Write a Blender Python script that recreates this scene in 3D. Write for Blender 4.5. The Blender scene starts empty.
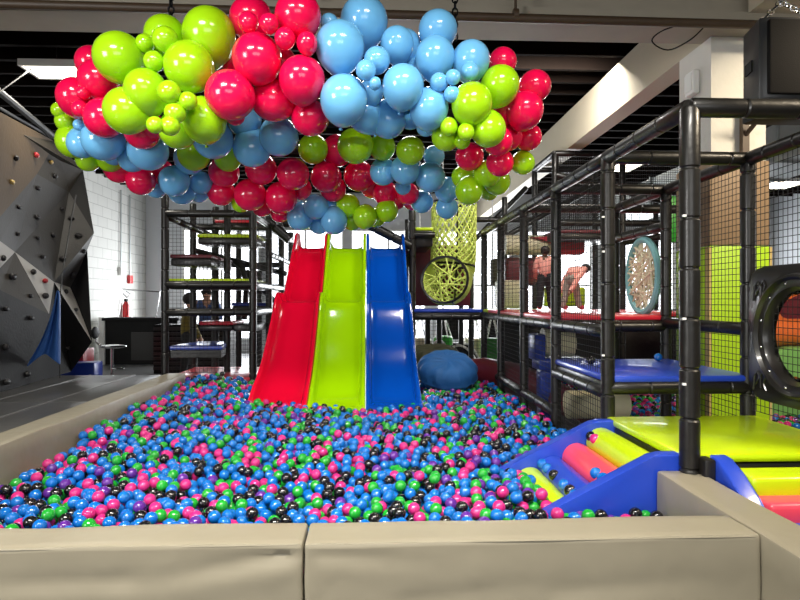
import bpy, bmesh, math, random
import numpy as np
from mathutils import Vector, Matrix, Quaternion
from mathutils.bvhtree import BVHTree
R = random.Random(7)
NR = np.random.RandomState(7)
SC = bpy.context.scene
COL = SC.collection
PI = math.pi
# ---------------------------------------------------------------- camera
TH, FP, CZ = 0.045, 600.0, 1.5
cam_d = bpy.data.cameras.new('camera'); cam = bpy.data.objects.new('camera', cam_d); COL.objects.link(cam)
cam.location = (0, 0, CZ); cam.rotation_euler = (PI/2, 0, -TH)
cam_d.sensor_width = 36; cam_d.lens = 36*FP/800; cam_d.clip_end = 100
SC.camera = cam
# ---------------------------------------------------------------- world, lights, exposure
w = bpy.data.worlds.new('world'); SC.world = w; w.use_nodes = True
bg = w.node_tree.nodes['Background']; bg.inputs[0].default_value = (0.93, 0.96, 1, 1); bg.inputs[1].default_value = 0.12
SC.view_settings.view_transform = 'Standard'; SC.view_settings.look = 'None'
SC.view_settings.exposure = 0.2; SC.view_settings.gamma = 1.0; SC.view_settings.use_curve_mapping = False
SC.cycles.max_bounces = 6; SC.cycles.use_denoising = True
def area(name, loc, target, sx, sy, power, col=(1, 1, 1), spread=180):
    d = bpy.data.lights.new(name, 'AREA'); d.shape = 'RECTANGLE'; d.size = sx; d.size_y = sy; d.energy = power; d.color = col; d.spread = math.radians(spread)
    o = bpy.data.objects.new(name, d); COL.objects.link(o); o.location = loc
    o.rotation_euler = (Vector(target)-Vector(loc)).to_track_quat('-Z', 'Y').to_euler()
    return o
area('added_fill_light', (-1.7, 0.9, 4.35), (-1.3, 3.2, 1.0), 1.2, 0.35, 62, (1, .95, .86), 84)
area('added_fill_light', (0.7, 0.9, 4.35), (0.4, 3.2, 1.0), 1.2, 0.35, 62, (1, .95, .86), 84)
area('added_fill_light', (4.5, 2.3, 4.35), (3.2, 4.8, 2.2), 1.2, 0.35, 190, (1, .84, .62))
area('added_fill_light', (0.2, 6.7, 4.4), (0.1, 6.4, 0), 1.3, 0.3, 44, (1, .97, .92))
area('added_fill_light', (2.3, 7.2, 4.4), (2.3, 9.2, 1.5), 1.2, 0.3, 75, (1, .95, .88))  # added fill light to brighten the inside of the right play frame
area('window_daylight', (-6.2, -1.2, 2.5), (0.5, 4.2, 1.2), 3.0, 2.2, 380, (1, .99, .97))
area('window_daylight', (-2.2, 17.0, 1.6), (-2.2, 8.0, .6), 7.0, 2.0, 360, (.95, .98, 1))
area('window_daylight', (5.2, 17.0, 1.9), (4.0, 8.0, 1.0), 6.0, 2.2, 420, (.95, .98, 1))
area('doorway_daylight', (0.4, -4.5, 2.6), (0.0, 6.5, 0.8), 4.5, 2.0, 100, (1, 1, 1))

# ---------------------------------------------------------------- helpers
def lin(c):
    c = c/255.0
    return c/12.92 if c <= .04045 else ((c+.055)/1.055)**2.4
def mat(name, rgb, rough=.5, coat=0.0, metal=0.0, noise=0.0, nscale=6.0, bump=0.0, bscale=40.0, emit=0.0, sss=0.0, alpha=1.0, spec=.5):
    m = bpy.data.materials.new(name); m.use_nodes = True
    nt = m.node_tree; b = nt.nodes['Principled BSDF']
    c = (lin(rgb[0]), lin(rgb[1]), lin(rgb[2]), 1)
    b.inputs['Base Color'].default_value = c; b.inputs['Roughness'].default_value = rough
    b.inputs['Metallic'].default_value = metal; b.inputs['Coat Weight'].default_value = coat
    b.inputs['Coat Roughness'].default_value = .05; b.inputs['Specular IOR Level'].default_value = spec
    if sss: b.inputs['Subsurface Weight'].default_value = sss; b.inputs['Subsurface Radius'].default_value = (.05, .05, .05)
    if emit: b.inputs['Emission Color'].default_value = c; b.inputs['Emission Strength'].default_value = emit
    tc = nt.nodes.new('ShaderNodeTexCoord')
    if noise:
        n = nt.nodes.new('ShaderNodeTexNoise'); n.inputs['Scale'].default_value = nscale; n.inputs['Detail'].default_value = 5
        nt.links.new(tc.outputs['Object'], n.inputs['Vector'])
        mx = nt.nodes.new('ShaderNodeMix'); mx.data_type = 'RGBA'
        mx.inputs['A'].default_value = tuple(v*(1-noise) for v in c[:3])+(1,)
        mx.inputs['B'].default_value = tuple(min(1, v*(1+noise)) for v in c[:3])+(1,)
        nt.links.new(n.outputs['Fac'], mx.inputs['Factor']); nt.links.new(mx.outputs['Result'], b.inputs['Base Color'])
    if bump:
        n2 = nt.nodes.new('ShaderNodeTexNoise'); n2.inputs['Scale'].default_value = bscale; n2.inputs['Detail'].default_value = 3
        nt.links.new(tc.outputs['Object'], n2.inputs['Vector'])
        bp = nt.nodes.new('ShaderNodeBump'); bp.inputs['Strength'].default_value = bump; bp.inputs['Distance'].default_value = .02
        nt.links.new(n2.outputs['Fac'], bp.inputs['Height']); nt.links.new(bp.outputs['Normal'], b.inputs['Normal'])
    return m
M = {}
M['pad'] = mat('black padding', (19, 17, 14), .4, .12, bump=.15, bscale=18)
M['net'] = mat('black netting', (22, 22, 22), .6)
M['foam'] = mat('taupe vinyl', (138, 131, 113), .42, bump=.4, bscale=2.2, noise=.05, nscale=3)
for nd_ in M['foam'].node_tree.nodes:
    if nd_.type == 'BUMP': nd_.inputs['Distance'].default_value = .05
M['lime'] = mat('lime vinyl', (186, 214, 6), .3, .3, bump=.10, bscale=7)
M['coral'] = mat('coral vinyl', (240, 72, 92), .33, .25, bump=.1, bscale=7)
M['blue'] = mat('blue vinyl', (34, 66, 178), .33, .25, bump=.1, bscale=7)
M['red'] = mat('red vinyl', (200, 34, 52), .33, .25, bump=.1, bscale=7)
M['maroon'] = mat('maroon vinyl', (104, 26, 40), .4, .15, bump=.1, bscale=7)
M['cream'] = mat('cream vinyl', (226, 218, 184), .4, .15, bump=.1, bscale=7)
M['green_p'] = mat('pale green vinyl', (120, 176, 96), .4, .15)
M['orange'] = mat('orange vinyl', (226, 110, 50), .4, .15)
M['green'] = mat('green vinyl', (40, 160, 40), .4, .15)
M['s_red'] = mat('red slide plastic', (226, 10, 50), .1, .8)
M['s_green'] = mat('lime slide plastic', (160, 212, 4), .1, .8)
M['s_blue'] = mat('blue slide plastic', (4, 74, 176), .1, .8)
M['lime_b'] = mat('lime balloon latex', (160, 214, 18), .17, .35, sss=.12)
M['pink_b'] = mat('pink balloon latex', (236, 12, 76), .17, .35, sss=.12)
M['blue_b'] = mat('sky blue balloon latex', (112, 184, 232), .17, .35, sss=.12)
M['p_blue'] = mat('blue ball plastic', (6, 98, 184), .12, .5)
M['p_pink'] = mat('pink ball plastic', (186, 38, 112), .12, .5)
M['p_green'] = mat('green ball plastic', (26, 146, 44), .12, .5)
M['p_black'] = mat('black ball plastic', (14, 13, 16), .2, .5)
M['p_purple'] = mat('purple ball plastic', (84, 36, 130), .12, .5)
M['concrete'] = mat('painted concrete', (214, 212, 204), .7, noise=.07, nscale=4, bump=.25, bscale=14)
M['beige'] = mat('beige painted steel', (190, 180, 158), .6, noise=.06, nscale=3)
M['girder'] = mat('grey beige painted girder', (158, 150, 134), .6, noise=.10, nscale=5)
M['brownpad'] = mat('brown vinyl column pad', (140, 116, 88), .55, noise=.06)
M['limepad'] = mat('lime column pad', (170, 212, 20), .5, noise=.04)
M['tan'] = mat('tan strip', (196, 172, 110), .6)
M['deckblack'] = mat('dark ceiling deck', (14, 11, 9), .8, noise=.2)
M['joist'] = mat('dark brown joist', (20, 13, 9), .9, noise=.2, spec=.1)
M['rust'] = mat('rusty brown pipe', (74, 58, 42), .5, noise=.25, nscale=9)
M['wallblue'] = mat('pale grey blue wall', (214, 218, 222), .7, noise=.03)
M['white'] = mat('white paint', (236, 236, 232), .5)
M['matgrey'] = mat('dark grey landing mat', (70, 70, 70), .35, .1, noise=.1, bump=.15, bscale=9)
M['floor'] = mat('grey floor', (112, 112, 112), .35, noise=.12, nscale=2)
M['black'] = mat('black laminate', (9, 9, 10), .6, spec=.25)
M['steel'] = mat('chrome', (210, 210, 212), .15, metal=1)
M['galv'] = mat('galvanised sheet', (178, 184, 184), .4, metal=.7, noise=.1)
M['lamp'] = mat('lit diffuser', (255, 244, 220), .5, emit=7)
M['glow'] = mat('daylit window glazing', (244, 248, 255), .5, emit=3.2)
M['speaker'] = mat('black speaker cabinet', (14, 12, 11), .75, spec=.2, bump=.1, bscale=120)
M['speaker_side'] = mat('black speaker shell', (46, 47, 48), .35)
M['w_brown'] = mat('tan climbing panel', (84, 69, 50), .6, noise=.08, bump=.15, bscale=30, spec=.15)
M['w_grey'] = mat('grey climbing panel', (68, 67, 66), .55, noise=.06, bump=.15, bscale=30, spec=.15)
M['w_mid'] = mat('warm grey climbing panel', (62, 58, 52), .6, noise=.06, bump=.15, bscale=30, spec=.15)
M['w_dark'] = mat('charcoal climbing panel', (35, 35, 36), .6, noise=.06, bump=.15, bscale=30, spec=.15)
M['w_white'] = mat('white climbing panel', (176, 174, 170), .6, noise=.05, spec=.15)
M['hold'] = mat('black climbing hold', (30, 28, 30), .5)
M['hold_r'] = mat('red climbing hold', (170, 40, 46), .5)
M['hold_y'] = mat('tan climbing hold', (190, 160, 90), .4)
M['denim'] = mat('blue beanbag fabric', (28, 96, 160), .7, bump=.4, bscale=9, noise=.15)
M['olive'] = mat('dark olive fabric', (58, 58, 34), .8, bump=.3, bscale=9)
M['cloth'] = mat('royal blue cloth', (46, 96, 170), .7, bump=.3, bscale=7)
M['skin'] = mat('skin', (196, 148, 122), .55)
M['dskin'] = mat('brown skin', (120, 82, 60), .55)
M['hair'] = mat('dark hair', (36, 26, 20), .6)
M['pinktop'] = mat('salmon pink top', (240, 168, 154), .8)
M['trouser'] = mat('black trousers', (26, 26, 30), .8)
M['camo'] = mat('grey patterned leggings', (150, 146, 134), .8, noise=.5, nscale=30)
M['shirt'] = mat('blue shirt', (70, 96, 150), .8)
M['coat'] = mat('olive yellow jacket', (120, 104, 40), .8)
M['shoe'] = mat('red shoe', (200, 50, 70), .6)
M['teal'] = mat('pale teal ring', (130, 186, 190), .5)
M['rope'] = mat('cream rope', (226, 220, 190), .7)
M['limerope'] = mat('lime yellow rope', (222, 236, 120), .7)
M['firered'] = mat('fire red', (200, 24, 30), .35, .3)
M['panel'] = mat('black moulded plastic', (34, 32, 30), .32, .25)
# cinder-block wall
def block_mat(name, rgb):
    m = mat(name, rgb, .7); nt = m.node_tree; b = nt.nodes['Principled BSDF']
    tc = nt.nodes.new('ShaderNodeTexCoord'); mp = nt.nodes.new('ShaderNodeMapping')
    mp.inputs['Rotation'].default_value = (PI/2, 0, PI/2); nt.links.new(tc.outputs['Object'], mp.inputs['Vector'])
    sx = nt.nodes.new('ShaderNodeSeparateXYZ'); cx = nt.nodes.new('ShaderNodeCombineXYZ')
    nt.links.new(tc.outputs['Object'], sx.inputs[0]); nt.links.new(sx.outputs['Y'], cx.inputs['X']); nt.links.new(sx.outputs['Z'], cx.inputs['Y'])
    br = nt.nodes.new('ShaderNodeTexBrick'); nt.links.new(cx.outputs[0], br.inputs['Vector'])
    c = [lin(v) for v in rgb]
    br.inputs['Color1'].default_value = (*c, 1); br.inputs['Color2'].default_value = (*[v*.95 for v in c], 1)
    br.inputs['Mortar'].default_value = (*[v*.6 for v in c], 1)
    br.inputs['Scale'].default_value = 1; br.inputs['Brick Width'].default_value = .5; br.inputs['Row Height'].default_value = .25
    br.inputs['Mortar Size'].default_value = .008
    nt.links.new(br.outputs['Color'], b.inputs['Base Color'])
    bp = nt.nodes.new('ShaderNodeBump'); bp.inputs['Strength'].default_value = .4; bp.inputs['Distance'].default_value = .01; bp.invert = True
    nt.links.new(br.outputs['Fac'], bp.inputs['Height']); nt.links.new(bp.outputs['Normal'], b.inputs['Normal'])
    return m
M['block'] = block_mat('painted cinder block', (198, 198, 193))

def PT(px, py, Y):
    t = math.tan(math.atan((px-400)/FP)+TH); X = t*Y; zc = X*math.sin(TH)+Y*math.cos(TH)
    return Vector((X, Y, CZ+(300-py)/FP*zc))
def PC(px, py, zc):
    cx = (px-400)/FP*zc
    return Vector((cx*math.cos(TH)+zc*math.sin(TH), -cx*math.sin(TH)+zc*math.cos(TH), CZ+(300-py)/FP*zc))
def proj(x, y, z):
    zc = x*math.sin(TH)+y*math.cos(TH); cx = x*math.cos(TH)-y*math.sin(TH)
    return 400+FP*cx/zc, 300-FP*(z-CZ)/zc, zc
def obj(name, bm, m, parent=None, smooth=True, loc=None):
    me = bpy.data.meshes.new(name)
    bmesh.ops.recalc_face_normals(bm, faces=bm.faces[:])
    bm.to_mesh(me); bm.free()
    for mm in (m if isinstance(m, (list, tuple)) else [m]): me.materials.append(M[mm])
    if smooth is True:
        me.polygons.foreach_set('use_smooth', [True]*len(me.polygons))
        try: me.set_sharp_from_angle(angle=math.radians(38))
        except Exception: pass
    o = bpy.data.objects.new(name, me); COL.objects.link(o)
    if parent is not None:
        o.parent = parent; o.matrix_parent_inverse = Matrix.Translation(-parent.location) if parent.rotation_euler[2] == 0 else Matrix()
    return o
def tag(o, label, cat, group=None, kind=None):
    if label: o['label'] = label
    if cat: o['category'] = cat
    if group: o['group'] = group
    if kind: o['kind'] = kind
    return o
def thing(name, label, cat, loc, group=None):
    o = bpy.data.objects.new(name, None); o.empty_display_size = .1; COL.objects.link(o); o.location = loc
    return tag(o, label, cat, group)
def struct(name, bm, m, parent=None, smooth=True):
    o = obj(name, bm, m, parent, smooth)
    if parent is None: o['kind'] = 'structure'
    return o
def B(): return bmesh.new()
def box(bm, x0, x1, y0, y1, z0, z1, bev=0.0, seg=2, mi=0):
    vs = [bm.verts.new((x, y, z)) for x in (x0, x1) for y in (y0, y1) for z in (z0, z1)]
    fs = [bm.faces.new([vs[i] for i in q]) for q in ((0, 1, 3, 2), (4, 6, 7, 5), (0, 4, 5, 1), (2, 3, 7, 6), (0, 2, 6, 4), (1, 5, 7, 3))]
    for f in fs: f.material_index = mi
    if bev:
        es = list({e for f in fs for e in f.edges})
        r = bmesh.ops.bevel(bm, geom=es, offset=bev, segments=seg, profile=.5, affect='EDGES')
        for f in r['faces']: f.material_index = mi
    return bm
def frame_of(d):
    d = d.normalized(); a = Vector((0, 0, 1)) if abs(d.z) < .9 else Vector((1, 0, 0))
    u = d.cross(a).normalized(); return u, d.cross(u).normalized()
def ring_loft(bm, rings, closed=True, cap=True, mi=0):
    vr = [[bm.verts.new(p) for p in r] for r in rings]
    n = len(rings[0])
    for a, b in zip(vr[:-1], vr[1:]):
        for k in range(n if closed else n-1):
            f = bm.faces.new((a[k], a[(k+1) % n], b[(k+1) % n], b[k])); f.material_index = mi
    if cap and n > 2:
        for r in (vr[0], vr[-1]):
            f = bm.faces.new(r); f.material_index = mi
    return vr
def tube(bm, p0, p1, r, seg=12, groove=0.0, mi=0, r1=None):
    p0, p1 = Vector(p0), Vector(p1); d = p1-p0; L = d.length; u, v = frame_of(d); d.normalize()
    st = [(0, r*.86), (.012, r)] if groove else [(0, r)]
    if groove:
        k = groove
        while k < L-.06:
            st += [(k-.012, r), (k-.004, r*.86), (k+.004, r*.86), (k+.012, r)]; k += groove
        st += [(L-.012, r), (L, r*.86)]
    else: st.append((L, r if r1 is None else r1))
    ring_loft(bm, [[p0+d*s+(u*math.cos(a)+v*math.sin(a))*q for a in [2*PI*i/seg for i in range(seg)]] for s, q in st], mi=mi)
    return bm
def path(bm, pts, r, seg=8, closed=False, mi=0):
    pts = [Vector(p) for p in pts]; n = len(pts); rings = []; pu = None
    for i, p in enumerate(pts):
        a = pts[(i-1) % n] if (closed or i) else pts[0]; b = pts[(i+1) % n] if (closed or i < n-1) else pts[-1]
        d = (b-a)
        if d.length < 1e-9: d = Vector((0, 0, 1))
        d.normalize()
        if pu is None: u, v = frame_of(d)
        else:
            u = (pu-d*pu.dot(d)); u = u.normalized() if u.length > 1e-6 else frame_of(d)[0]; v = d.cross(u)
        pu = u; rr = r[i] if isinstance(r, (list, tuple)) else r
        rings.append([p+(u*math.cos(t)+v*math.sin(t))*rr for t in [2*PI*k/seg for k in range(seg)]])
    if closed: rings.append(rings[0][:])
    ring_loft(bm, rings, cap=not closed, mi=mi); 
    return bm
def lathe(bm, prof, seg=16, c=(0, 0, 0), mi=0):
    c = Vector(c); rings = []
    top = bot = None
    for r, z in prof:
        rings.append([c+Vector((r*math.cos(a), r*math.sin(a), z)) for a in [2*PI*i/seg for i in range(seg)]])
    ring_loft(bm, rings, cap=True, mi=mi); return bm
def prism(bm, poly, axis, a0, a1, mi=0, bev=0.0):
    """poly in 2D (u,v); axis 'x','y','z' the extrusion axis"""
    def P(u, v, a): return {'x': (a, u, v), 'y': (u, a, v), 'z': (u, v, a)}[axis]
    A = [bm.verts.new(P(u, v, a0)) for u, v in poly]; C = [bm.verts.new(P(u, v, a1)) for u, v in poly]
    n = len(poly); fs = [bm.faces.new(A), bm.faces.new(C)]
    for k in range(n): fs.append(bm.faces.new((A[k], A[(k+1) % n], C[(k+1) % n], C[k])))
    for f in fs: f.material_index = mi
    if bev:
        es = list({e for f in fs[:2] for e in f.edges})
        bmesh.ops.bevel(bm, geom=es, offset=bev, segments=2, profile=.5, affect='EDGES')
    return bm
def sphere(bm, c, r, seg=16, rings=10, sc=(1, 1, 1), mi=0):
    mtx = Matrix.Translation(Vector(c)) @ Matrix.Diagonal((r*sc[0], r*sc[1], r*sc[2], 1))
    res = bmesh.ops.create_uvsphere(bm, u_segments=seg, v_segments=rings, radius=1, matrix=mtx)
    for v in res['verts']:
        for f in v.link_faces: f.material_index = mi
    return bm
def net(name, o, u, v, parent, sp=.045, r=.0022):
    """a flat safety net of crossing cords from corner o along u and v"""
    o, u, v = Vector(o), Vector(u), Vector(v); bm = B(); lu, lv = u.length, v.length
    nrm = u.cross(v).normalized()
    def cord(a, b):
        d = (b-a).normalized(); s = d.cross(nrm)*r; n = nrm*r
        ring_loft(bm, [[p+s, p+n, p-s, p-n] for p in (a, b)], cap=False)
    nu, nv = max(2, round(lu/sp)), max(2, round(lv/sp))
    for i in range(nu+1): cord(o+u*(i/nu), o+u*(i/nu)+v)
    for j in range(nv+1): cord(o+v*(j/nv), o+v*(j/nv)+u)
    return obj(name, bm, 'net', parent, smooth=False)

# ---------------------------------------------------------------- the room
X0, X1, YB, ZC = -6.5, 12.0, 17.5, 4.75
struct('floor', box(B(), X0-.2, X1+.2, -6, YB+.2, -.2, 0), 'floor', smooth=False)
ce = struct('ceiling', box(B(), X0-.2, X1+.2, -6, YB+.2, ZC, ZC+.15), 'deckblack', smooth=False)
jm = None
for k in range(30):
    y = 3.6+k*.45
    if jm is None:
        bm = B(); box(bm, X0, X1, -.012, .012, 4.49, ZC); box(bm, X0, X1, -.03, .03, 4.47, 4.49); jm = obj('joist', bm, 'joist', None, smooth=False); j = jm
    else: j = jm.copy(); COL.objects.link(j)
    j.location = (0, y, 0); j.parent = ce
struct('wall_left', box(B(), X0-.2, X0, -6, YB, 0, ZC), 'block', smooth=False)
bm = B(); box(bm, X0, X1, YB, YB+.2, 0, ZC); wb = struct('wall_back', bm, 'wallblue', smooth=False)
struct('wall_right', box(B(), X1, X1+.2, -6, YB, 0, ZC), 'wallblue', smooth=False)
# windows in the back wall: frame, mullions and daylit glazing
wn = 0
for x0, x1 in ((-5.4, -3.3), (-3.0, -.9), (-.6, 1.5), (1.9, 4.0), (4.3, 6.4), (6.8, 8.9), (9.3, 11.4)):
    wn += 1
    bm = B(); box(bm, x0, x1, YB-.012, YB-.004, .4, 3.5)
    wi = struct('window_%d' % wn, bm, 'glow', smooth=False)
    bm = B(); t = .05
    for a, b, c, d in ((x0-t, x1+t, 3.5, 3.5+t), (x0-t, x1+t, .35, .4), (x0-t, x0, .35, 3.5), (x1, x1+t, .35, 3.5), ((x0+x1)/2-t/2, (x0+x1)/2+t/2, .4, 3.5), (x0, x1, 1.9, 1.95)):
        box(bm, a, b, YB-.06, YB-.001, c, d)
    obj('window_frame', bm, 'white', wi, smooth=False)
# the painted steel girder across the room, resting on the column, and the one running back from it
bm = B(); box(bm, X0, 9, 4.98, 5.36, 3.84, 3.96); box(bm, X0, 9, 5.12, 5.2, 3.96, 4.62); box(bm, X0, 9, 4.98, 5.36, 4.62, ZC)
struct('trim_1', bm, 'girder', smooth=False)
bm = B(); box(bm, 3.0, 3.24, 5.36, YB, 3.84, 4.40); struct('trim_2', bm, 'beige', smooth=False)
bm = B(); box(bm, 3.2, 3.75, -2, 4.98, 3.95, 4.7); struct('trim_3', bm, 'beige', smooth=False)
bm = B(); tube(bm, (X0, 4.88, 3.865), (3.5, 4.88, 3.80), .036, 12)
pp = tag(obj('sprinkler_pipe', bm, 'rust'), 'rusty brown pipe running along the face of the overhead girder', 'pipe')
for px in (515, 300):
    c = PT(px, 12, 4.9); tube_ = B(); tube(tube_, (c.x, 4.88, 3.84), (c.x, 4.88, ZC), .011, 8); obj('hanger_rod', tube_, 'rust', pp)
    q = B(); tube(q, (c.x-.02, 4.88, 3.84), (c.x+.02, 4.88, 3.84), .05, 12); obj('pipe_clamp', q, 'rust', pp)
# column with its padding
bm = B(); box(bm, 3.0, 3.5, 5.2, 5.75, 0, 3.84); colm = struct('trim_4', bm, 'concrete', smooth=False)
colm2 = thing('column_padding', 'lime green and brown vinyl padding wrapped around the concrete column', 'column pad', (3.25, 5.4, 0))
obj('lower_pad', box(B(), 2.97, 3.53, 5.17, 5.78, .02, 1.98, .02), 'limepad', colm2)
obj('upper_pad', box(B(), 2.975, 3.525, 5.175, 5.775, 1.985, 2.74, .015), 'brownpad', colm2)
bm = B(); box(bm, 2.965, 2.985, 5.165, 5.23, .05, 1.97); box(bm, 3.515, 3.535, 5.165, 5.2, .05, 1.97); obj('edge_strip', bm, 'tan', colm2, smooth=False)
jb = thing('junction_box', 'white plastic box mounted high on the column face', 'box', (2.99, 5.45, 3.5))
bm = B(); box(bm, 2.93, 2.999, 5.37, 5.53, 3.4, 3.62, .02); obj('housing', bm, 'white', jb)
bm = B(); box(bm, 2.92, 2.931, 5.39, 5.51, 3.43, 3.59, .004); obj('cover', bm, 'white', jb)
cb = B(); cp_ = [PT(692, 22, 5.1), PT(664, 30, 5.0), PT(652, 41, 4.95), PT(668, 50, 4.95), PT(690, 40, 5.0), PT(705, 26, 5.05)]; cq_ = []
for i in range(len(cp_)-1):
    a_, b_, c_, d_ = cp_[max(0, i-1)], cp_[i], cp_[i+1], cp_[min(len(cp_)-1, i+2)]
    for f in (0, .2, .4, .6, .8): cq_.append(.5*((2*b_)+(-a_+c_)*f+(2*a_-5*b_+4*c_-d_)*f*f+(-a_+3*b_-3*c_+d_)*f**3))
path(cb, cq_, .006, 6)
tag(obj('cable', cb, 'black'), 'loose black cable looping at the column top under the girder', 'cable')

# loudspeaker on chains
sp = thing('loudspeaker', 'black loudspeaker cabinet hanging from chains beside the column', 'speaker', (2.98, 4.2, 2.86))
bm = B(); prism(bm, [(2.84, 4.44), (2.725, 4.30), (2.665, 4.03), (2.70, 4.0), (3.24, 4.0), (3.275, 4.03), (3.22, 4.30), (3.12, 4.44)], 'z', 2.88, 3.45, bev=.015)
cab = obj('cabinet', bm, 'speaker_side', sp)
gr = obj('grille', box(B(), 2.70, 3.24, 3.965, 4.005, 2.91, 3.42, .012), 'speaker', sp)
bm = B(); prism(bm, [(2.702, 4.25), (2.678, 4.14), (2.69, 4.135), (2.714, 4.245)], 'z', 3.12, 3.2); obj('handle', bm, 'black', cab, smooth=False)
bm = B(); sphere(bm, (2.95, 3.963, 2.97), .013, 10, 8); obj('badge', bm, 'steel', gr)
bm = B(); box(bm, 2.74, 3.2, 4.05, 4.35, 2.80, 2.88, .02); obj('base_plate', bm, 'black', cab)
for x in (2.8, 2.92): obj('bracket', box(B(), x, x+.05, 4.0, 4.05, 2.78, 2.85), 'steel', cab, smooth=False)
def chain(name, label, a, b, m='steel', link=.05, r=.006, wd=.018):
    a, b = Vector(a), Vector(b); L = (b-a).length; n = max(2, int(L/(link*.78))); d = (b-a).normalized(); u, v = frame_of(d); bm = B()
    for i in range(n):
        c = a+(b-a)*((i+.5)/n); s = u if i % 2 else v
        path(bm, [c+d*(link/2*math.sin(t))+s*(wd*math.cos(t)) for t in [2*PI*k/10 for k in range(10)]], r, 5, closed=True)
    return tag(obj(name, bm, m), label, 'chain')
apex = Vector((2.87, 4.1, 3.60))
chain('chain', 'steel chain running down to the left corner of the loudspeaker', apex, (2.72, 4.1, 3.45))
chain('chain', 'steel chain running down to the right corner of the loudspeaker', apex, (3.2, 4.1, 3.45))
chain('chain', 'steel chain holding the loudspeaker up to the beam', apex+Vector((0, 0, 1.05)), apex)
sb = thing('wall_bracket', 'dark steel bracket with a diagonal brace on the column front', 'bracket', (3.28, 5.15, 2.9))
bm = B(); box(bm, 3.24, 3.30, 5.12, 5.17, 2.72, 3.2); obj('upright', bm, 'rust', sb, smooth=False)
bm = B(); tube(bm, (3.27, 5.13, 2.95), (3.33, 4.75, 3.2), .02, 6); obj('brace', bm, 'rust', sb)
# air duct
du = thing('air_duct', 'galvanised rectangular air duct high behind the column on the right', 'duct', (5.7, 8, 3.3))
obj('duct_body', box(B(), 5.3, 6.2, 5.5, 14, 3.32, 3.82), 'galv', du, smooth=False)
for y in (6.5, 7.6, 8.8, 10, 11.2): obj('flange', box(B(), 5.27, 6.23, y, y+.04, 3.29, 3.85), 'galv', du, smooth=False)
# lit ceiling panels
def panel_light(label, c, sx, sy, power):
    t = thing('ceiling_light', label, 'light', c, 'lit ceiling panels')
    x, y, z = c
    bm = B()
    for a, b, e, d in ((-sx/2-.03, sx/2+.03, -sy/2-.03, -sy/2), (-sx/2-.03, sx/2+.03, sy/2, sy/2+.03), (-sx/2-.03, -sx/2, -sy/2, sy/2), (sx/2, sx/2+.03, -sy/2, sy/2)): box(bm, x+a, x+b, y+e, y+d, z-.03, z+.05)
    box(bm, x-sx/2, x+sx/2, y-sy/2, y+sy/2, z+.03, z+.05)
    obj('frame', bm, 'white', t, smooth=False)
    obj('diffuser', box(B(), x-sx/2, x+sx/2, y-sy/2, y+sy/2, z-.02, z+.01), 'lamp', t, smooth=False)
    bm = B(); tube(bm, (x, y, z+.05), (x, y, ZC), .01, 6); obj('hanger', bm, 'steel', t)
    area('added_fill_light', (x, y, z-.06), (x, y, 0), sx, sy, power, (1, .94, .82))
panel_light('lit white ceiling panel at upper left beside the pink balloons', (-3.85, 7.5, 4.3), .62, .4, 40)
panel_light('lit ceiling panel seen between the posts left of the column', (5.25, 12.4, 4.3), .5, .7, 40)
panel_light('lit ceiling panel seen right of the column below the air duct', (9.6, 13.8, 4.25), .9, .9, 40)

# ---------------------------------------------------------------- foam walls around the ball pit
WT = .57
def foam(label, x0, x1, y0, y1, nx, ny, z1=WT):
    bm = B(); box(bm, x0, x1, y0, y1, 0, z1)
    bmesh.ops.bevel(bm, geom=[e for e in bm.edges], offset=.014, segments=2, profile=.5, affect='EDGES')
    for ax, n, a, b in ((0, nx, x0, x1), (1, ny, y0, y1), (2, 26 if x1-x0 > 1 else 5, 0, z1)):
        for k in range(1, n):
            c = [0, 0, 0]; c[ax] = a+(b-a)*k/n; nn = [0, 0, 0]; nn[ax] = 1
            bmesh.ops.bisect_plane(bm, geom=bm.verts[:]+bm.edges[:]+bm.faces[:], plane_co=c, plane_no=nn)
    from mathutils import noise
    for v in bm.verts:
        if 0.02 < v.co.z:
            d = noise.noise_vector(v.co*2.1)*.011+noise.noise_vector(Vector((v.co.x*1.6, v.co.y*1.6, v.co.z*7)))*.007
            v.co += Vector((d.x*.6, d.y*.8, d.z*.6))
            if x1-x0 > 1 and v.co.y < y0+.06 and v.co.z < z1-.03:
                for fx, fz, gx, gz, dp in ((-.29, .535, -1.05, .40, .03), (-.9, .44, -1.9, .42, .02), (-.22, .535, .35, .47, .018), (.7, .36, 1.4, .40, .014), (-1.5, .30, -.5, .33, .018), (.1, .33, .9, .42, .012)):
                    f = (v.co.x-fx)/(gx-fx)
                    if -.05 < f < 1.05:
                        dz = v.co.z-(fz+(gz-fz)*f); v.co.y += dp*.5*max(0, 1-f)*min(1, max(0, (f+.05)/.1))*(math.exp(-(dz/.034)**2)-.5*math.exp(-((dz+.06)/.05)**2))
    o = obj('foam_wall', bm, 'foam'); tag(o, label, 'padded wall')
    if x1-x0 > 1:
        bm = B(); path(bm, [(x0+.02+(x1-x0-.04)*k/20, y0+.004, z1-.008) for k in range(21)], .004, 6); obj('piping', bm, 'foam', o)
    return o
foam('taupe padded wall section, left half of the near edge of the ball pit', -2.37, -.268, 2.31, 2.535, 90, 4)
foam('long taupe padded wall section, right half of the near edge of the ball pit', -.262, 1.535, 2.31, 2.535, 80, 4)
foam('taupe padded wall running back along the left side of the ball pit', -2.62, -2.38, 1.2, 7.75, 4, 40)
foam('taupe padded wall end piece running back to the black post on the right', 1.54, 1.77, -.6, 3.2, 4, 30)

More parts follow.
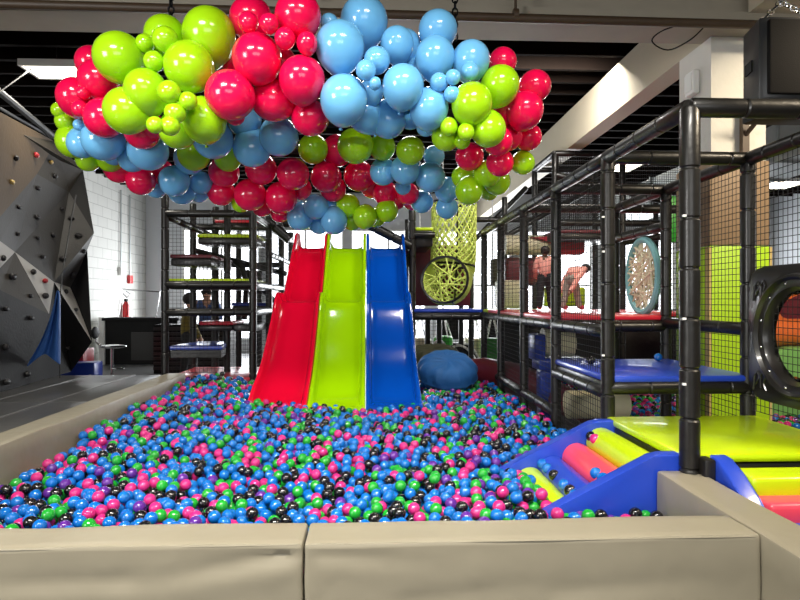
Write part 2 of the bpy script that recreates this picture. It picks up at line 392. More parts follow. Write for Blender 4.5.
# ---------------------------------------------------------------- landing mat at the climbing wall, floor things on the left
mt = thing('landing_mat', 'dark grey vinyl landing mat spread before the climbing wall', 'mat', (-3.6, 5, 0))
for a, b in ((1.5, 4.2), (4.21, 6.3), (6.31, 8.5)): obj('mat_section', box(B(), -5.3, -2.72, a, b, 0.01, .46, .02), 'matgrey', mt)
for x in (-3.3, -3.9): obj('seam_strip', box(B(), x-.012, x+.012, 1.5, 8.48, .459, .466), 'white' if 0 else 'floor', mt, smooth=False)

# climbing wall
cw = thing('climbing_wall', 'faceted grey and tan climbing wall with bolted holds on the left', 'climbing wall', (-4.6, 7.2, .46))
V = {}
for k, (px, py, Y) in dict(a=(0, 112, 6.8), b=(56, 142, 8.5), c=(83, 170, 9.2), d=(37, 174, 8.0), e=(69, 192, 9.0), f=(94, 233, 8.9), g=(72, 288, 9.1), h=(54, 282, 8.4), i=(15, 252, 7.6), j=(0, 217, 7.05), k=(0, 241, 7.1), l=(49, 314, 8.15), m=(0, 290, 7.1), n=(92, 342, 8.8), o=(71, 373, 8.9), p=(5, 392, 7.05), q=(0, 268, 7.15)).items(): V[k] = PT(px, py, Y)
V['o'].z = V['p'].z = .462
for k in 'ajkqmp': V[k+'1'] = Vector((V[k].x+.05, 5.0, V[k].z))
for k in list(V): V[k+'_'] = Vector((-5.25, V[k].y, V[k].z))
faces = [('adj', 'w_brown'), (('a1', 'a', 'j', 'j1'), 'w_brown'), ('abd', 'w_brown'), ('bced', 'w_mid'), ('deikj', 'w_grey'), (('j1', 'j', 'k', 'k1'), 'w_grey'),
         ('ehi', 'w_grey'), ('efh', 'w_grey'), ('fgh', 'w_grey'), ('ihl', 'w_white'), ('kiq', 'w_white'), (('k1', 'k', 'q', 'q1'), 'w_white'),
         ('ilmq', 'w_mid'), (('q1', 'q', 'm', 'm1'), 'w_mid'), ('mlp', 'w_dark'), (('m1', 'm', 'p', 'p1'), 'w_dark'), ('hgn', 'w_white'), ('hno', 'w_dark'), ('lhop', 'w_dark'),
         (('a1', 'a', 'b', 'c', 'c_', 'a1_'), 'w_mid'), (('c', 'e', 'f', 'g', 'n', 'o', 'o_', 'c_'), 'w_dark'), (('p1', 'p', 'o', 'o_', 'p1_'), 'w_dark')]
mats = ['w_brown', 'w_grey', 'w_mid', 'w_dark', 'w_white']
bm = B(); vv = {}
for ks, m in faces:
    ks = list(ks); pts = [V[k] for k in ks]
    for t in range(1, len(ks)-1):
        tri = [ks[0], ks[t], ks[t+1]]
        try:
            f = bm.faces.new([vv.setdefault(k, bm.verts.new(V[k])) if k in vv else vv.setdefault(k, bm.verts.new(V[k])) for k in tri]); f.material_index = mats.index(m)
        except ValueError: pass
loose = [v for v in bm.verts if not v.link_faces]; bmesh.ops.delete(bm, geom=loose, context='VERTS')
bvh = BVHTree.FromBMesh(bm)
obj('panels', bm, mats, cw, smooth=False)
eye = Vector((0, 0, CZ))
def hit(px, py):
    d = (PT(px, py, 10)-eye).normalized(); h = bvh.ray_cast(eye, d); return h[0], h[1]
hm = None
for px, py, c in ((15, 158, 0), (11, 182, 2), (35, 155, 1), (50, 162, 2), (54, 176, 0), (37, 188, 0), (18, 207, 0), (36, 217, 0), (61, 209, 0), (71, 219, 0), (17, 234, 0), (37, 238, 0), (52, 235, 0), (78, 236, 0), (83, 251, 0), (42, 257, 0), (63, 259, 0), (72, 274, 0), (32, 272, 0), (44, 281, 1), (11, 277, 0), (30, 296, 0), (44, 296, 0), (65, 292, 0), (75, 310, 0), (5, 309, 0), (30, 318, 0), (4, 347, 0), (68, 348, 0), (26, 374, 0), (5, 382, 0), (2, 258, 0)):
    co, n = hit(px, py)
    if co is None: continue
    if n.dot(eye-co) < 0: n = -n
    s = R.uniform(.028, .043); bm = B(); sphere(bm, (0, 0, 0), 1, 10, 7)
    for v in bm.verts: v.co = Vector((v.co.x*s*1.3, v.co.y*s, v.co.z*s*.9))*(1+.2*math.sin(v.co.x*5+px)*.5)
    q = n.to_track_quat('Z', 'Y'); bmesh.ops.transform(bm, matrix=Matrix.Translation(co+n*s*.45) @ q.to_matrix().to_4x4(), verts=bm.verts)
    obj('climbing_hold', bm, ('hold', 'hold_r', 'hold_y')[c], cw)
bm = B(); path(bm, [PT(76, 195, 8.5), PT(72, 215, 8.4), PT(62, 275, 8.2), PT(60, 300, 8.0), PT(60, 378, 8.0)], .008, 6)
tag(obj('belay_rope', bm, 'net'), 'dark climbing rope hanging down the far end of the climbing wall', 'rope')
# blue cloth hung at the wall
bm = B(); rows = [[(57, 290), (58, 290), (59, 291)], [(53, 306), (56, 304), (60, 306)], [(49, 320), (54, 318), (60, 322)], [(42, 338), (50, 336), (60, 342)], [(33, 354), (47, 350), (60, 364)], [(24, 369), (45, 353), (60, 365)]]
g = []
for r_ in rows:
    line = []
    for (a, b) in zip(r_[:-1], r_[1:]):
        for t in (0, .25, .5, .75): line.append((a[0]+(b[0]-a[0])*t, a[1]+(b[1]-a[1])*t))
    line.append(r_[-1]); g.append([bm.verts.new(PT(x, y, 7.55+.06*math.sin(i*1.7))) for i, (x, y) in enumerate(line)])
for a, b in zip(g[:-1], g[1:]):
    for k in range(len(a)-1): bm.faces.new((a[k], a[k+1], b[k+1], b[k]))
fl = tag(obj('hanging_cloth', bm, 'cloth'), 'royal blue cloth hanging in a point at the climbing wall foot', 'cloth')
sm = fl.modifiers.new('thick', 'SOLIDIFY'); sm.thickness = .012; fl.modifiers.new('sub', 'SUBSURF').render_levels = 2
# rails over the climbing wall at upper left
rr = thing('pipe_rack', 'dark steel pipes angling down above the climbing wall', 'pipe', (-4.5, 7, 3.6))
for (a, b, m_, r_) in (((-15, 80, 6.5), (80, 158, 9.3), 'net', .04), ((-15, 100, 6.6), (60, 142, 8.7), 'net', .02), ((-15, 102, 6.4), (31, 69, 7.4), 'net', .010)):
    bm = B(); tube(bm, PT(*a), PT(*b), r_, 8); obj('pipe', bm, m_, rr)

# counter, stool, mats, rack, wall fittings
ct = thing('counter', 'black reception counter against the white block wall', 'counter', (-5.2, 14.2, 0))
bm = B(); box(bm, -6.2, -4.55, 14.2, 14.8, 0, 1.02); obj('body', bm, 'black', ct, smooth=False)
obj('worktop', box(B(), -6.25, -4.5, 14.12, 14.85, 1.02, 1.09, .01), 'black', ct)
obj('kick_panel', box(B(), -5.6, -4.6, 14.17, 14.2, .1, .75), 'panel', ct, smooth=False)
bm = B(); box(bm, -6.33, -6.2, 14.15, 14.8, 0, 1.1); obj('end_panel', bm, 'white', ct, smooth=False)
c2 = thing('counter', 'black slatted counter seen through the climbing tower net', 'counter', (-4, 12.5, 0))
obj('body', box(B(), -4.45, -2.9, 12.4, 12.9, 0, 1.0), 'black', c2, smooth=False)
for k in range(9): obj('slat', box(B(), -4.45, -2.9, 12.37, 12.4, .08+k*.1, .14+k*.1), 'panel', c2, smooth=False)
st = thing('bar_stool', 'chrome bar stool with a low black back on the grey floor', 'stool', (-5.0, 11.6, 0))
sx, sy = PT(112, 376, 11.6).x, 11.6; st.location = (sx, sy, 0)
bm = B(); lathe(bm, [(.2, 0), (.2, .015), (.06, .05), (.03, .08)], 20, (sx, sy, 0)); obj('base', bm, 'steel', st)
bm = B(); tube(bm, (sx, sy, .06), (sx, sy, .58), .028, 12); obj('stem', bm, 'steel', st)
bm = B(); path(bm, [(sx-.02, sy, .2), (sx+.12, sy-.1, .2), (sx+.22, sy-.04, .2), (sx+.2, sy+.08, .2), (sx, sy+.02, .2)], .012, 6); obj('footrest', bm, 'steel', st)
bm = B(); sphere(bm, (sx+.02, sy, .62), .2, 18, 10, (1.25, .9, .2)); obj('seat', bm, 'steel', st)
bm = B(); path(bm, [(sx-.18, sy, .62), (sx-.3, sy, .7), (sx-.3, sy, .82)], .018, 6); obj('back_support', bm, 'steel', st)
bm = B(); sphere(bm, (sx-.31, sy, .88), .15, 14, 10, (.3, 1, .8)); obj('backrest', bm, 'black', st)
p0 = PT(84, 372, 9.6)
tag(obj('foam_mat', box(B(), p0.x-.6, p0.x+.16, 9.6, 9.9, .01, .52, .02), 'blue'), 'blue foam block on the floor beyond the climbing wall', 'foam block')
tag(obj('foam_mat', box(B(), p0.x-.8, p0.x-.2, 10.0, 10.4, .01, .70, .02), 'red'), 'red foam block behind the blue one beyond the climbing wall', 'foam block')
dr = thing('display_rack', 'thin chrome rack standing on the black counter', 'rack', (-5.3, 14.5, 1.09))
a, b = PT(122, 289, 14.4), PT(160, 292, 14.4)
for q0, q1 in ((a, b), (a, Vector((a.x-.06, 14.35, 1.09))), (b, Vector((b.x-.08, 14.35, 1.09))), (a+Vector((.05, .3, -.12)), Vector((a.x+.1, 14.7, 1.09)))):
    bm = B(); tube(bm, q0, q1, .014, 8); obj('rail', bm, 'steel', dr)
bm = B(); path(bm, [a+Vector((.02, -.02, -.1)), a+Vector((.12, -.02, -.2)), a+Vector((.2, -.02, -.12)), a+Vector((.1, -.02, -.05))], .012, 6); obj('hook', bm, 'steel', dr)
fe = thing('fire_extinguisher', 'red fire extinguisher hung on the white block wall', 'extinguisher', (-6.4, 15.1, 1.05))
yy = 6.4/math.tan(-(math.atan((126-400)/600)+TH)); fe.location = (-6.4, yy, 1.0)
bm = B(); lathe(bm, [(.07, 1.0), (.08, 1.03), (.08, 1.36), (.05, 1.44), (.025, 1.46)], 14, (-6.4, yy, 0)); obj('cylinder', bm, 'firered', fe)
bm = B(); box(bm, -6.43, -6.37, yy-.05, yy+.05, 1.46, 1.53); obj('valve', bm, 'black', fe, smooth=False)
bm = B(); path(bm, [(-6.37, yy-.05, 1.48), (-6.31, yy-.1, 1.35), (-6.31, yy-.1, 1.1)], .012, 6); obj('hose', bm, 'black', fe)
for px, y0, y1, tp, lb in ((121, 190, 271, 'white', 'left of two thin conduits running down the white block wall'), (130, 195, 279, 'firered', 'right of two thin conduits running down the white block wall, ending in a red box')):
    Yw = 6.46/math.tan(-(math.atan((px-400)/600)+TH)); c0, c1 = PT(px, y0, Yw), PT(px, y1, Yw)
    t = thing('conduit', lb, 'conduit', c1); bm = B(); tube(bm, c1, c0, .018, 8); obj('pipe', bm, 'galv', t)
    bm = B(); box(bm, c1.x-.06, c1.x+.05, c1.y-.09, c1.y+.09, c1.z-.12, c1.z+.1, .02); obj('box', bm, tp, t)

# ---------------------------------------------------------------- play structures
G = .05
def post(par, x, y, z0, z1, r=G, gr=.27):
    bm = B(); tube(bm, (x, y, z0), (x, y, z1), r, 12, gr); return obj('post', bm, 'pad', par)
def rail(par, a, b, r=G, gr=.3):
    bm = B(); tube(bm, a, b, r, 12, gr); return obj('rail', bm, 'pad', par)
def deck(par, x0, x1, y0, y1, z, m, edge=.10, lab=None):
    o = obj('deck_pad', box(B(), x0, x1, y0, y1, z-.05, z, .018), m, par)
    if lab: o['label'] = lab
    if edge: obj('deck_frame', box(B(), x0+.01, x1-.01, y0+.01, y1-.01, z-.05-edge, z-.051, .02), 'pad', par)
    return o
Yg = [3.17, 4.30, 5.54, 6.73, 7.96, 9.18, 10.4, 11.6]
XA, XBb, XC = 1.71, 2.76, 3.9
RS = thing('play_structure', 'black padded play frame with nets and coloured decks along the right side', 'play structure', (XBb, 6, 0))
zt = 2.54
RS_posts = [post(RS, XA, y, 0 if y > 3.2 else .05, zt, G+.003 if y < 3.2 else G) for y in Yg[:6]]
for y in Yg[:4]: post(RS, XBb, y, 0, zt)
for a, b in zip(Yg[:5], Yg[1:6]):
    rail(RS, (XA, a, zt), (XA, b, zt))
    if a > 4: rail(RS, (XA, a, 1.27), (XA, b, 1.27)); 
    if a > 4: rail(RS, (XA, a, .82 if a < 5 else .45), (XA, b, .82 if a < 5 else .45))
for a, b in zip(Yg[:3], Yg[1:4]):
    rail(RS, (XBb, a, zt), (XBb, b, zt))
    if a > 4: rail(RS, (XBb, a, 1.285), (XBb, b, 1.285))
rail(RS, (XA, Yg[0], zt), (XBb+.6, Yg[0], zt), G+.003)
for y in Yg[1:4]: rail(RS, (XA, y, zt), (XBb, y, zt))
rail(RS, (XA, Yg[1], .86), (XBb, Yg[1], .86)); rail(RS, (XA, Yg[2], 1.25), (XBb, Yg[2], 1.25))
rail(RS, (XBb, Yg[3], zt), (XC, Yg[3], zt)); post(RS, XC, Yg[3], 0, zt); 
rail(RS, (XBb, Yg[2], 2.2), (XBb, Yg[3], 2.2))
deck(RS, XA-.03, XBb+.03, Yg[0]+.02, Yg[1]-.04, .66, 'lime', .14, 'lime green vinyl deck pad')
deck(RS, XA-.02, XBb+.02, Yg[1]-.03, Yg[2]-.02, .95, 'blue', .06, 'blue vinyl deck pad')
deck(RS, XA-.02, XBb+.02, Yg[2], Yg[4]-.01, 1.36, 'red', .07, 'red vinyl deck pad')
deck(RS, XA-.02, XBb+.02, Yg[4]+.01, Yg[5]-.4, 1.36, 'coral', .07, 'coral vinyl deck pad')
deck(RS, XBb+.03, XC, Yg[3], Yg[5]-.4, 1.36, 'red', .07, 'red vinyl deck pad')
deck(RS, XA-.02, XBb, Yg[5]-.38, Yg[5]+.4, 1.36, 'lime', .07, 'lime vinyl deck pad')
for a, b in zip(Yg[1:5], Yg[2:6]):
    net('safety_net', (XA, a+.05, .34), (0, b-a-.1, 0), (0, 0, zt-.4), RS, .05)
net('safety_net', (XBb, Yg[1]+.05, .2), (0, Yg[2]-Yg[1]-.1, 0), (0, 0, zt-.25), RS, .047, .0026)
net('safety_net', (XBb, Yg[0]+.05, .7), (0, Yg[1]-Yg[0]-.1, 0), (0, 0, zt-.75), RS, .047, .0026)
net('safety_net', (XA+.05, Yg[5], 1.4), (XBb-XA-.1, 0, 0), (0, 0, 1.1), RS, .055)
net('safety_net', (XBb, Yg[2]+.05, 1.4), (0, Yg[3]-Yg[2]-.1, 0), (0, 0, .25), RS, .055)
for pst, y, zs in ((RS_posts[0], Yg[0], (1.05, 1.95, 1.4)), (RS_posts[1], Yg[1], (1.1, 1.85, 2.1))):
    for z in zs: obj('cable_tie', box(B(), XA-.056, XA-.04, y-.042, y-.026, z-.006, z+.006), 'white', pst, smooth=False)
obj('deck_frame', box(B(), 1.74, 1.8, 3.07, 3.16, .3, .66, .01), 'pad', RS)
# climb-through net ring
nr = thing('net_ring', 'pale teal oval ring laced with cream rope behind the middle post', 'net ring', (XBb, 6.05, 1.42))
bm = B(); c = Vector((XBb, 6.03, 1.745)); path(bm, [c+Vector((0, .34*math.cos(t), .37*math.sin(t))) for t in [2*PI*k/40 for k in range(40)]], .035, 8, closed=True); obj('ring', bm, 'teal', nr)
bm = B()
for k in range(46):
    t0 = R.uniform(0, 2*PI); t1 = t0+R.uniform(1.5, 4.2)
    tube(bm, c+Vector((R.uniform(-.02, .02), .33*math.cos(t0), .36*math.sin(t0))), c+Vector((R.uniform(-.02, .02), .33*math.cos(t1), .36*math.sin(t1))), .010, 5)
obj('lacing', bm, 'rope', nr)
# bubble window panel
bp = thing('bubble_panel', 'black moulded panel with a round bubble window at the right edge', 'panel', (XBb, 3.735, .78))
cy, cz, hw, hh = 3.735, 1.265, .5, .47
bm = B(); N = 64; rings = []
def sq(t, k):
    c_, s_ = math.cos(t), math.sin(t); e = (abs(c_)**k+abs(s_)**k)**(-1/k); return c_*e, s_*e
def ringpts(x, fy, fz, k=2.0): return [(x, cy+fy*sq(2*PI*i/N, k)[0], cz+fz*sq(2*PI*i/N, k)[1]) for i in range(N)]
ring_loft(bm, [ringpts(XBb+.03, hw+.02, hh, 7), ringpts(XBb-.03, hw+.02, hh, 7), ringpts(XBb-.04, hw-.01, hh-.03, 7), ringpts(XBb-.045, .41, .41), ringpts(XBb-.075, .40, .40), ringpts(XBb-.08, .385, .385), ringpts(XBb-.055, .37, .37), ringpts(XBb-.05, .345, .345), ringpts(XBb-.055, .32, .32), ringpts(XBb-.02, .30, .30), ringpts(XBb+.03, .30, .30), ringpts(XBb+.03, hw+.02, hh, 7)], cap=False)
pan_ = obj('panel', bm, 'panel', bp)
gm = bpy.data.materials.new('clear bubble plastic'); gm.use_nodes = True; M['bubble'] = gm
b_ = gm.node_tree.nodes['Principled BSDF']; b_.inputs['Transmission Weight'].default_value = 1; b_.inputs['Roughness'].default_value = .04; b_.inputs['IOR'].default_value = 1.03; b_.inputs['Base Color'].default_value = (.97, .99, .97, 1)
bm = B(); vr = ring_loft(bm, [ringpts(XBb+.28*math.sin(a), .298*math.cos(a), .298*math.cos(a)) for a in (0, .3, .6, .9, 1.2, 1.45)], cap=False); bm.faces.new(vr[-1]); ob = obj('bubble', bm, 'bubble', bp)
ob.modifiers.new('thick', 'SOLIDIFY').thickness = .004
for k in range(12):
    t = 2*PI*(k+.5)/12; bm = B(); sphere(bm, (XBb-.052, cy+.355*math.cos(t), cz+.355*math.sin(t)), .011, 8, 6, (.5, 1, 1)); obj('bolt', bm, 'steel', pan_)
def emblem(y, z, s):
    bm = B(); x = XBb-.047
    path(bm, [(x, y+s*.5, z-s*.5), (x, y+s*.4, z+s*.3), (x, y+s*.1, z+s*.5), (x, y-s*.05, z+s*.2), (x, y+s*.2, z), (x, y+s*.3, z-s*.2)], .009, 6)
    path(bm, [(x, y-s*.1, z-s*.35), (x, y-s*.1, z+s*.3), (x, y-s*.35, z+s*.55), (x, y-s*.5, z+s*.3), (x, y-s*.35, z-s*.1), (x, y-s*.55, z-s*.45)], .009, 6)
    obj('embossed_mark', bm, 'panel', pan_)
emblem(4.1, 1.56, .13); emblem(4.1, .93, .13)

# taller frame further back, and the section behind the slides
BS = thing('play_structure', 'black padded play frame behind the slides and the blue bean bag', 'play structure', (0, 9.8, 0))
for x in (.6,): post(BS, x, Yg[5], 0, 3.0, .055)
for x, y, z in ((.6, Yg[6], 2.9), (1.15, Yg[6], 1.3), (XA, Yg[6], 3.1), (-1.57, Yg[6], 2.9), (-.5, 9.4, 2.2), (.95, Yg[6], 1.3)): post(BS, x, y, 0, z)
rail(BS, (.6, Yg[5], 1.24), (XA, Yg[5], 1.24)); rail(BS, (.6, Yg[5], 2.5), (.95, Yg[5], 2.5)); rail(BS, (.6, Yg[6], 2.3), (XA, Yg[6], 2.3))
deck(BS, .62, XA-.03, Yg[5]-.05, Yg[6], 1.36, 'blue', .08, 'blue vinyl deck pad')
deck(BS, .62, .93, Yg[5]+.02, Yg[6], 2.62, 'lime', .25, 'lime vinyl deck pad')
deck(BS, -1.25, .55, 9.22, Yg[6], 2.26, 'maroon', .2, 'maroon vinyl landing pad')
rail(BS, (.58, Yg[5]-.06, 2.32), (-.15, Yg[5]-.06, 2.68), .07); rail(BS, (-1.25, Yg[5]-.06, 2.40), (-1.6, Yg[5]-.06, 2.7), .07); rail(BS, (-1.35, Yg[5]-.06, 2.66), (-.1, Yg[5]-.06, 2.70), .07)
obj('back_panel', box(B(), .64, 1.68, 10.3, 10.36, 1.4, 2.45, .01), 'maroon', BS)
net('safety_net', (.65, Yg[5], .3), (XA-.7, 0, 0), (0, 0, .9), BS, .055)
net('safety_net', (.65, Yg[6], 1.4), (XA-.7, 0, 0), (0, 0, 1.2), BS, .055)
TS = thing('play_structure', 'tall black padded frame with stair rails at the back right', 'play structure', (2.9, 10, 0))
for x, y, z in ((2.83, 9.22, 3.78), (2.83, Yg[6], 3.78), (XC, 9.22, 3.78), (5.0, 9.22, 3.78), (2.3, Yg[6], 3.3), (XA, 11.6, 3.0), (XC, Yg[6], 3.78), (5.0, Yg[6], 3.4), (5, 7.5, 2.6), (4.4, 8.2, 2.6)): post(TS, x, y, 0, z)
for a, b in (((2.83, 9.22, 3.78), (5, 9.22, 3.78)), ((2.83, Yg[6], 3.78), (XC, Yg[6], 3.78)), ((2.83, 9.22, 3.2), (5, 9.22, 3.2)), ((2.83, 9.22, 2.7), (5, 9.22, 2.7)), ((XA, Yg[6], 2.9), (2.83, Yg[6], 2.9)), ((XA, 11.6, 2.4), (3, 11.6, 3.7)), ((XC, 9.22, 2.4), (5, 7.5, 2.5)), ((2.83, 9.22, 3.78), (2.83, Yg[6], 3.78)), ((2.8, 9.22, 1.3), (5, 9.22, 1.3)), ((2.83, 9.22, 3.45), (5, 9.22, 2.95)), ((2.3, Yg[6], 2.6), (3.9, Yg[6], 3.5)), ((4.4, 8.2, 2.0), (5, 7.5, 2.0))): rail(TS, a, b)
deck(TS, 2.85, XC, 9.25, Yg[6], 2.6, 'maroon', .1, 'maroon vinyl deck pad')
net('safety_net', (2.85, 9.22, 2.65), (2.1, 0, 0), (0, 0, 1.1), TS, .035, .004)
net('safety_net', (2.85, Yg[6], 2.7), (2.1, 0, 0), (0, 0, .9), TS, .035, .004)
net('safety_net', (2.85, 9.22, 1.4), (2.1, 0, 0), (0, 0, 1.2), TS, .06)
obj('padded_panel', box(B(), 3.85, 4.02, 7.6, 7.75, 2.25, 2.85, .02), 'green', TS)['label'] = 'bright green padded panel'

# left climbing tower
LT = thing('play_structure', 'black padded climbing tower with small decks left of the slides', 'play structure', (-2.1, 9, 0))
XL, XM, XR = -2.71, -2.12, -1.575
for x, y, z in ((XL, Yg[4], 2.95), (XR, Yg[4], 2.95), (-2.05, 8.55, 2.95), (XL, Yg[5], 2.95), (-2.45, Yg[5]+.3, 2.95), (XR, Yg[5], 2.9), (XR, Yg[6], 2.8), (XR, 11.6, 2.8), (-2.3, Yg[6], 2.8), (XL, Yg[6], 2.8), (-1.95, Yg[6], 2.0)): post(LT, x, y, 0, z)
for z in (2.63, 1.70, 1.34):
    rail(LT, (XL, Yg[4], z), (XR, Yg[4], z))
    for a, b in zip(Yg[4:7], Yg[5:8]): rail(LT, (XR, a, z), (XR, b, z))
for a, b in (((XL, Yg[5], 2.6), (XR, Yg[5], 2.6)), ((XL, Yg[4], 2.6), (-2.4, Yg[5], 2.45)), ((XL, Yg[6], 2.1), (XR, Yg[6], 2.1)), ((-2.3, Yg[6], 2.05), (-1.55, Yg[6], 1.35)), ((-2.0, 9.6, 1.95), (-1.6, 10.2, 1.4)), ((XL, Yg[5], 2.25), (-1.5, Yg[6], 1.95)), ((XR, Yg[5], 2.2), (XR, 11.6, 2.2)), ((XL, Yg[4], .45), (XR, Yg[4], .45))): rail(LT, a, b, .045)
bm = B(); path(bm, [(-1.97, Yg[5]+.1, 1.2), (-1.93, Yg[5]+.1, 1.75), (-2.0, Yg[5]+.1, 2.0), (-2.12, Yg[5]+.1, 2.1)], .045, 8); obj('grab_loop', bm, 'pad', LT)
deck(LT, XL+.04, XR-.04, Yg[4]+.0, Yg[5], 1.78, 'lime', .09, 'lime vinyl deck pad')
deck(LT, XL+.04, -2.12, Yg[4]+.05, Yg[5], 2.1, 'maroon', .1, 'dark red vinyl deck pad')
deck(LT, -2.4, XR-.04, Yg[5]+.02, Yg[6]-.1, 2.72, 'red', .08, 'red vinyl deck pad')
deck(LT, -2.45, XR-.04, Yg[4]+.5, Yg[5]-.02, 2.42, 'lime', .09, 'lime vinyl deck pad')
deck(LT, -2.15, XR-.04, Yg[5]+.02, Yg[6], 1.46, 'blue', .14, 'blue vinyl deck pad')
deck(LT, -2.42, -1.95, Yg[4]+.5, Yg[5], 1.2, 'red', .08, 'red vinyl deck pad')
deck(LT, XL+.02, XR-.03, Yg[4]-.06, Yg[5], .49, 'coral', .2, 'coral vinyl base pad')
obj('deck_frame', box(B(), -1.95, XR-.04, Yg[4]+.5, Yg[5], 1.06, 1.16, .02), 'pad', LT)
bm = B(); prism(bm, [(XL+.04, Yg[4]+.02), (-1.98, Yg[4]+.02), (-2.1, Yg[4]+.9), (-2.55, Yg[4]+.9)], 'z', .84, .9, bev=.015); obj('deck_pad', bm, 'blue', LT)['label'] = 'small blue corner deck pad'
bm = B(); prism(bm, [(XL+.05, Yg[4]+.03), (-1.99, Yg[4]+.03), (-2.1, Yg[4]+.88), (-2.54, Yg[4]+.88)], 'z', .74, .838); obj('deck_frame', bm, 'pad', LT)
net('safety_net', (XL+.05, Yg[4], .55), (XR-XL-.1, 0, 0), (0, 0, 2.05), LT, .05)
for a, b in zip(Yg[4:7], Yg[5:8]): net('safety_net', (XR, a+.05, .5), (0, b-a-.1, 0), (0, 0, 2.1), LT, .06)
net('safety_net', (XL+.05, Yg[5], .55), (XR-XL-.1, 0, 0), (0, 0, 2.0), LT, .055)
pb = thing('punch_bag', 'thin black padded bar hanging in the tower side beside the slides', 'bar', (-1.55, 10.0, 1.5))
bm = B(); tube(bm, (-1.72, 10.0, 1.52), (-1.72, 10.0, 2.1), .05, 10, .2); obj('bar', bm, 'pad', pb); bm = B(); tube(bm, (-1.72, 10, 2.1), (-1.72, 10, 2.8), .01, 6); obj('cord', bm, 'net', pb)
oc = thing('padded_cone', 'dark green padded wedge standing behind the tower posts', 'pad', (-1.75, 10.9, 0))
bm = B(); prism(bm, [(-2.1, 0), (-1.45, 0), (-1.45, 1.2), (-1.7, 1.2)], 'y', 10.75, 11.2, bev=.03); obj('body', bm, 'olive', oc)

# ---------------------------------------------------------------- slides
prof = [(9.32, 2.29), (9.14, 2.285), (9.02, 2.22), (8.85, 2.06), (8.65, 1.84), (8.48, 1.66), (8.34, 1.54), (8.22, 1.475), (8.08, 1.465), (7.95, 1.475), (7.86, 1.425), (7.72, 1.26), (7.5, 1.03), (7.25, .79), (7.0, .60), (6.8, .48), (6.6, .41), (6.45, .375), (6.36, .365)]
def smooth_(t): t = max(0, min(1, t)); return t*t*(3-2*t)
def slide(label, m, xt, xb, ripple=.003):
    bm = B(); rings = []; fine = []
    for i in range(len(prof)-1):
        P0, P1, P2, P3 = [Vector((*prof[max(0, min(len(prof)-1, q))], 0)) for q in (i-1, i, i+1, i+2)]
        for f in (0, .25, .5, .75): fine.append(.5*((2*P1)+(-P0+P2)*f+(2*P0-5*P1+4*P2-P3)*f*f+(-P0+3*P1-3*P2+P3)*f**3))
    fine.append(Vector((*prof[-1], 0))); n = len(fine)
    for i, q in enumerate(fine):
        y, z = q.x, q.y
        t = (9.3-y)/(9.3-6.38); l = xt[0]+(xb[0]-xt[0])*t; r = xt[1]+(xb[1]-xt[1])*t
        if xt[0] < -1: l += .035*smooth_((y-7.98)/.1)
        wd = r-l
        a, b = fine[max(0, i-1)], fine[min(n-1, i+1)]; d = Vector((0, b.x-a.x, b.y-a.y)).normalized(); up = Vector((0, -d.z, d.y))
        if up.z < 0: up = -up
        h = (.13+.05*smooth_((y-8.2)/.3)+.05*smooth_((y-9.0)/.1)) if y > 6.7 else .13*max(.02, (y-6.3)/.4)
        z += ripple*math.sin(y*13)
        cs = [(0, -.04), (0, h-.02), (.006, h-.006), (.016, h), (.045, h), (.062, h-.006), (.072, h-.02), (.085, h*.6), (.10, h*.32), (.125, h*.12), (.16, .008), (.25, 0), (.5, -.004)]
        cs = cs+[(1-u, v) for u, v in cs[-2::-1]]
        rings.append([Vector((l+wd*u, y, z))+up*v for u, v in cs])
    ring_loft(bm, rings)
    o = tag(obj('slide', bm, m), label, 'slide')
    return o
slide('glossy red slide lane, leftmost of the three', 's_red', (-1.19, -.682), (-1.345, -.702))
slide('glossy lime green slide lane in the middle of the three', 's_green', (-.678, -.104), (-.698, -.082))
slide('glossy blue slide lane, rightmost of the three', 's_blue', (-.10, .47), (-.078, .53), .008)

# ---------------------------------------------------------------- bean bags
def beanbag(label, c, m, sx, sy, sz, rot=0):
    bm = B(); sphere(bm, (0, 0, 0), 1, 40, 24)
    for v in bm.verts:
        p = v.co.copy(); a = math.atan2(p.y, p.x); rr = math.hypot(p.x, p.y)
        f = 1+.03*math.sin(a*9+p.z*3)+.02*math.sin(a*17)
        z = p.z*(.82 if p.z < 0 else 1.0)
        dent = math.exp(-((p.x+.1)**2+(p.y+.25)**2)/.16)*.35 if p.z > 0 else 0
        f *= 1-.11*(math.sin(a*8+p.z*2)**2)*(p.z > -.2)*rr; z += .30*abs(math.sin(a*6+rr*2.5))*rr*(p.z > 0)*(1.15-rr)
        v.co = Vector((p.x*sx*f, p.y*sy*f, max(-.8, z-dent)*sz))
    bmesh.ops.transform(bm, matrix=Matrix.Translation(Vector(c)) @ Matrix.Rotation(rot, 4, 'X'), verts=bm.verts)
    o = tag(obj('bean_bag', bm, m), label, 'bean bag'); o.modifiers.new('sub', 'SUBSURF').render_levels = 1
beanbag('slumped blue bean bag lying in the balls beside the blue slide', (.96, 7.75, .58), 'denim', .42, .42, .22, math.radians(20))
beanbag('dark olive bean bag behind the blue bean bag', (.86, 8.55, .58), 'olive', .45, .4, .3)
bm = B(); path(bm, [(1.25, 8.75, .42), (1.6, 8.6, .45), (1.95, 8.1, .42), (2.15, 7.3, .36), (2.3, 6.4, .3)], [.2, .22, .22, .2, .14], 14)
tag(obj('padded_bumper', bm, 'maroon'), 'maroon padded bumper curving behind the right side net', 'bumper')

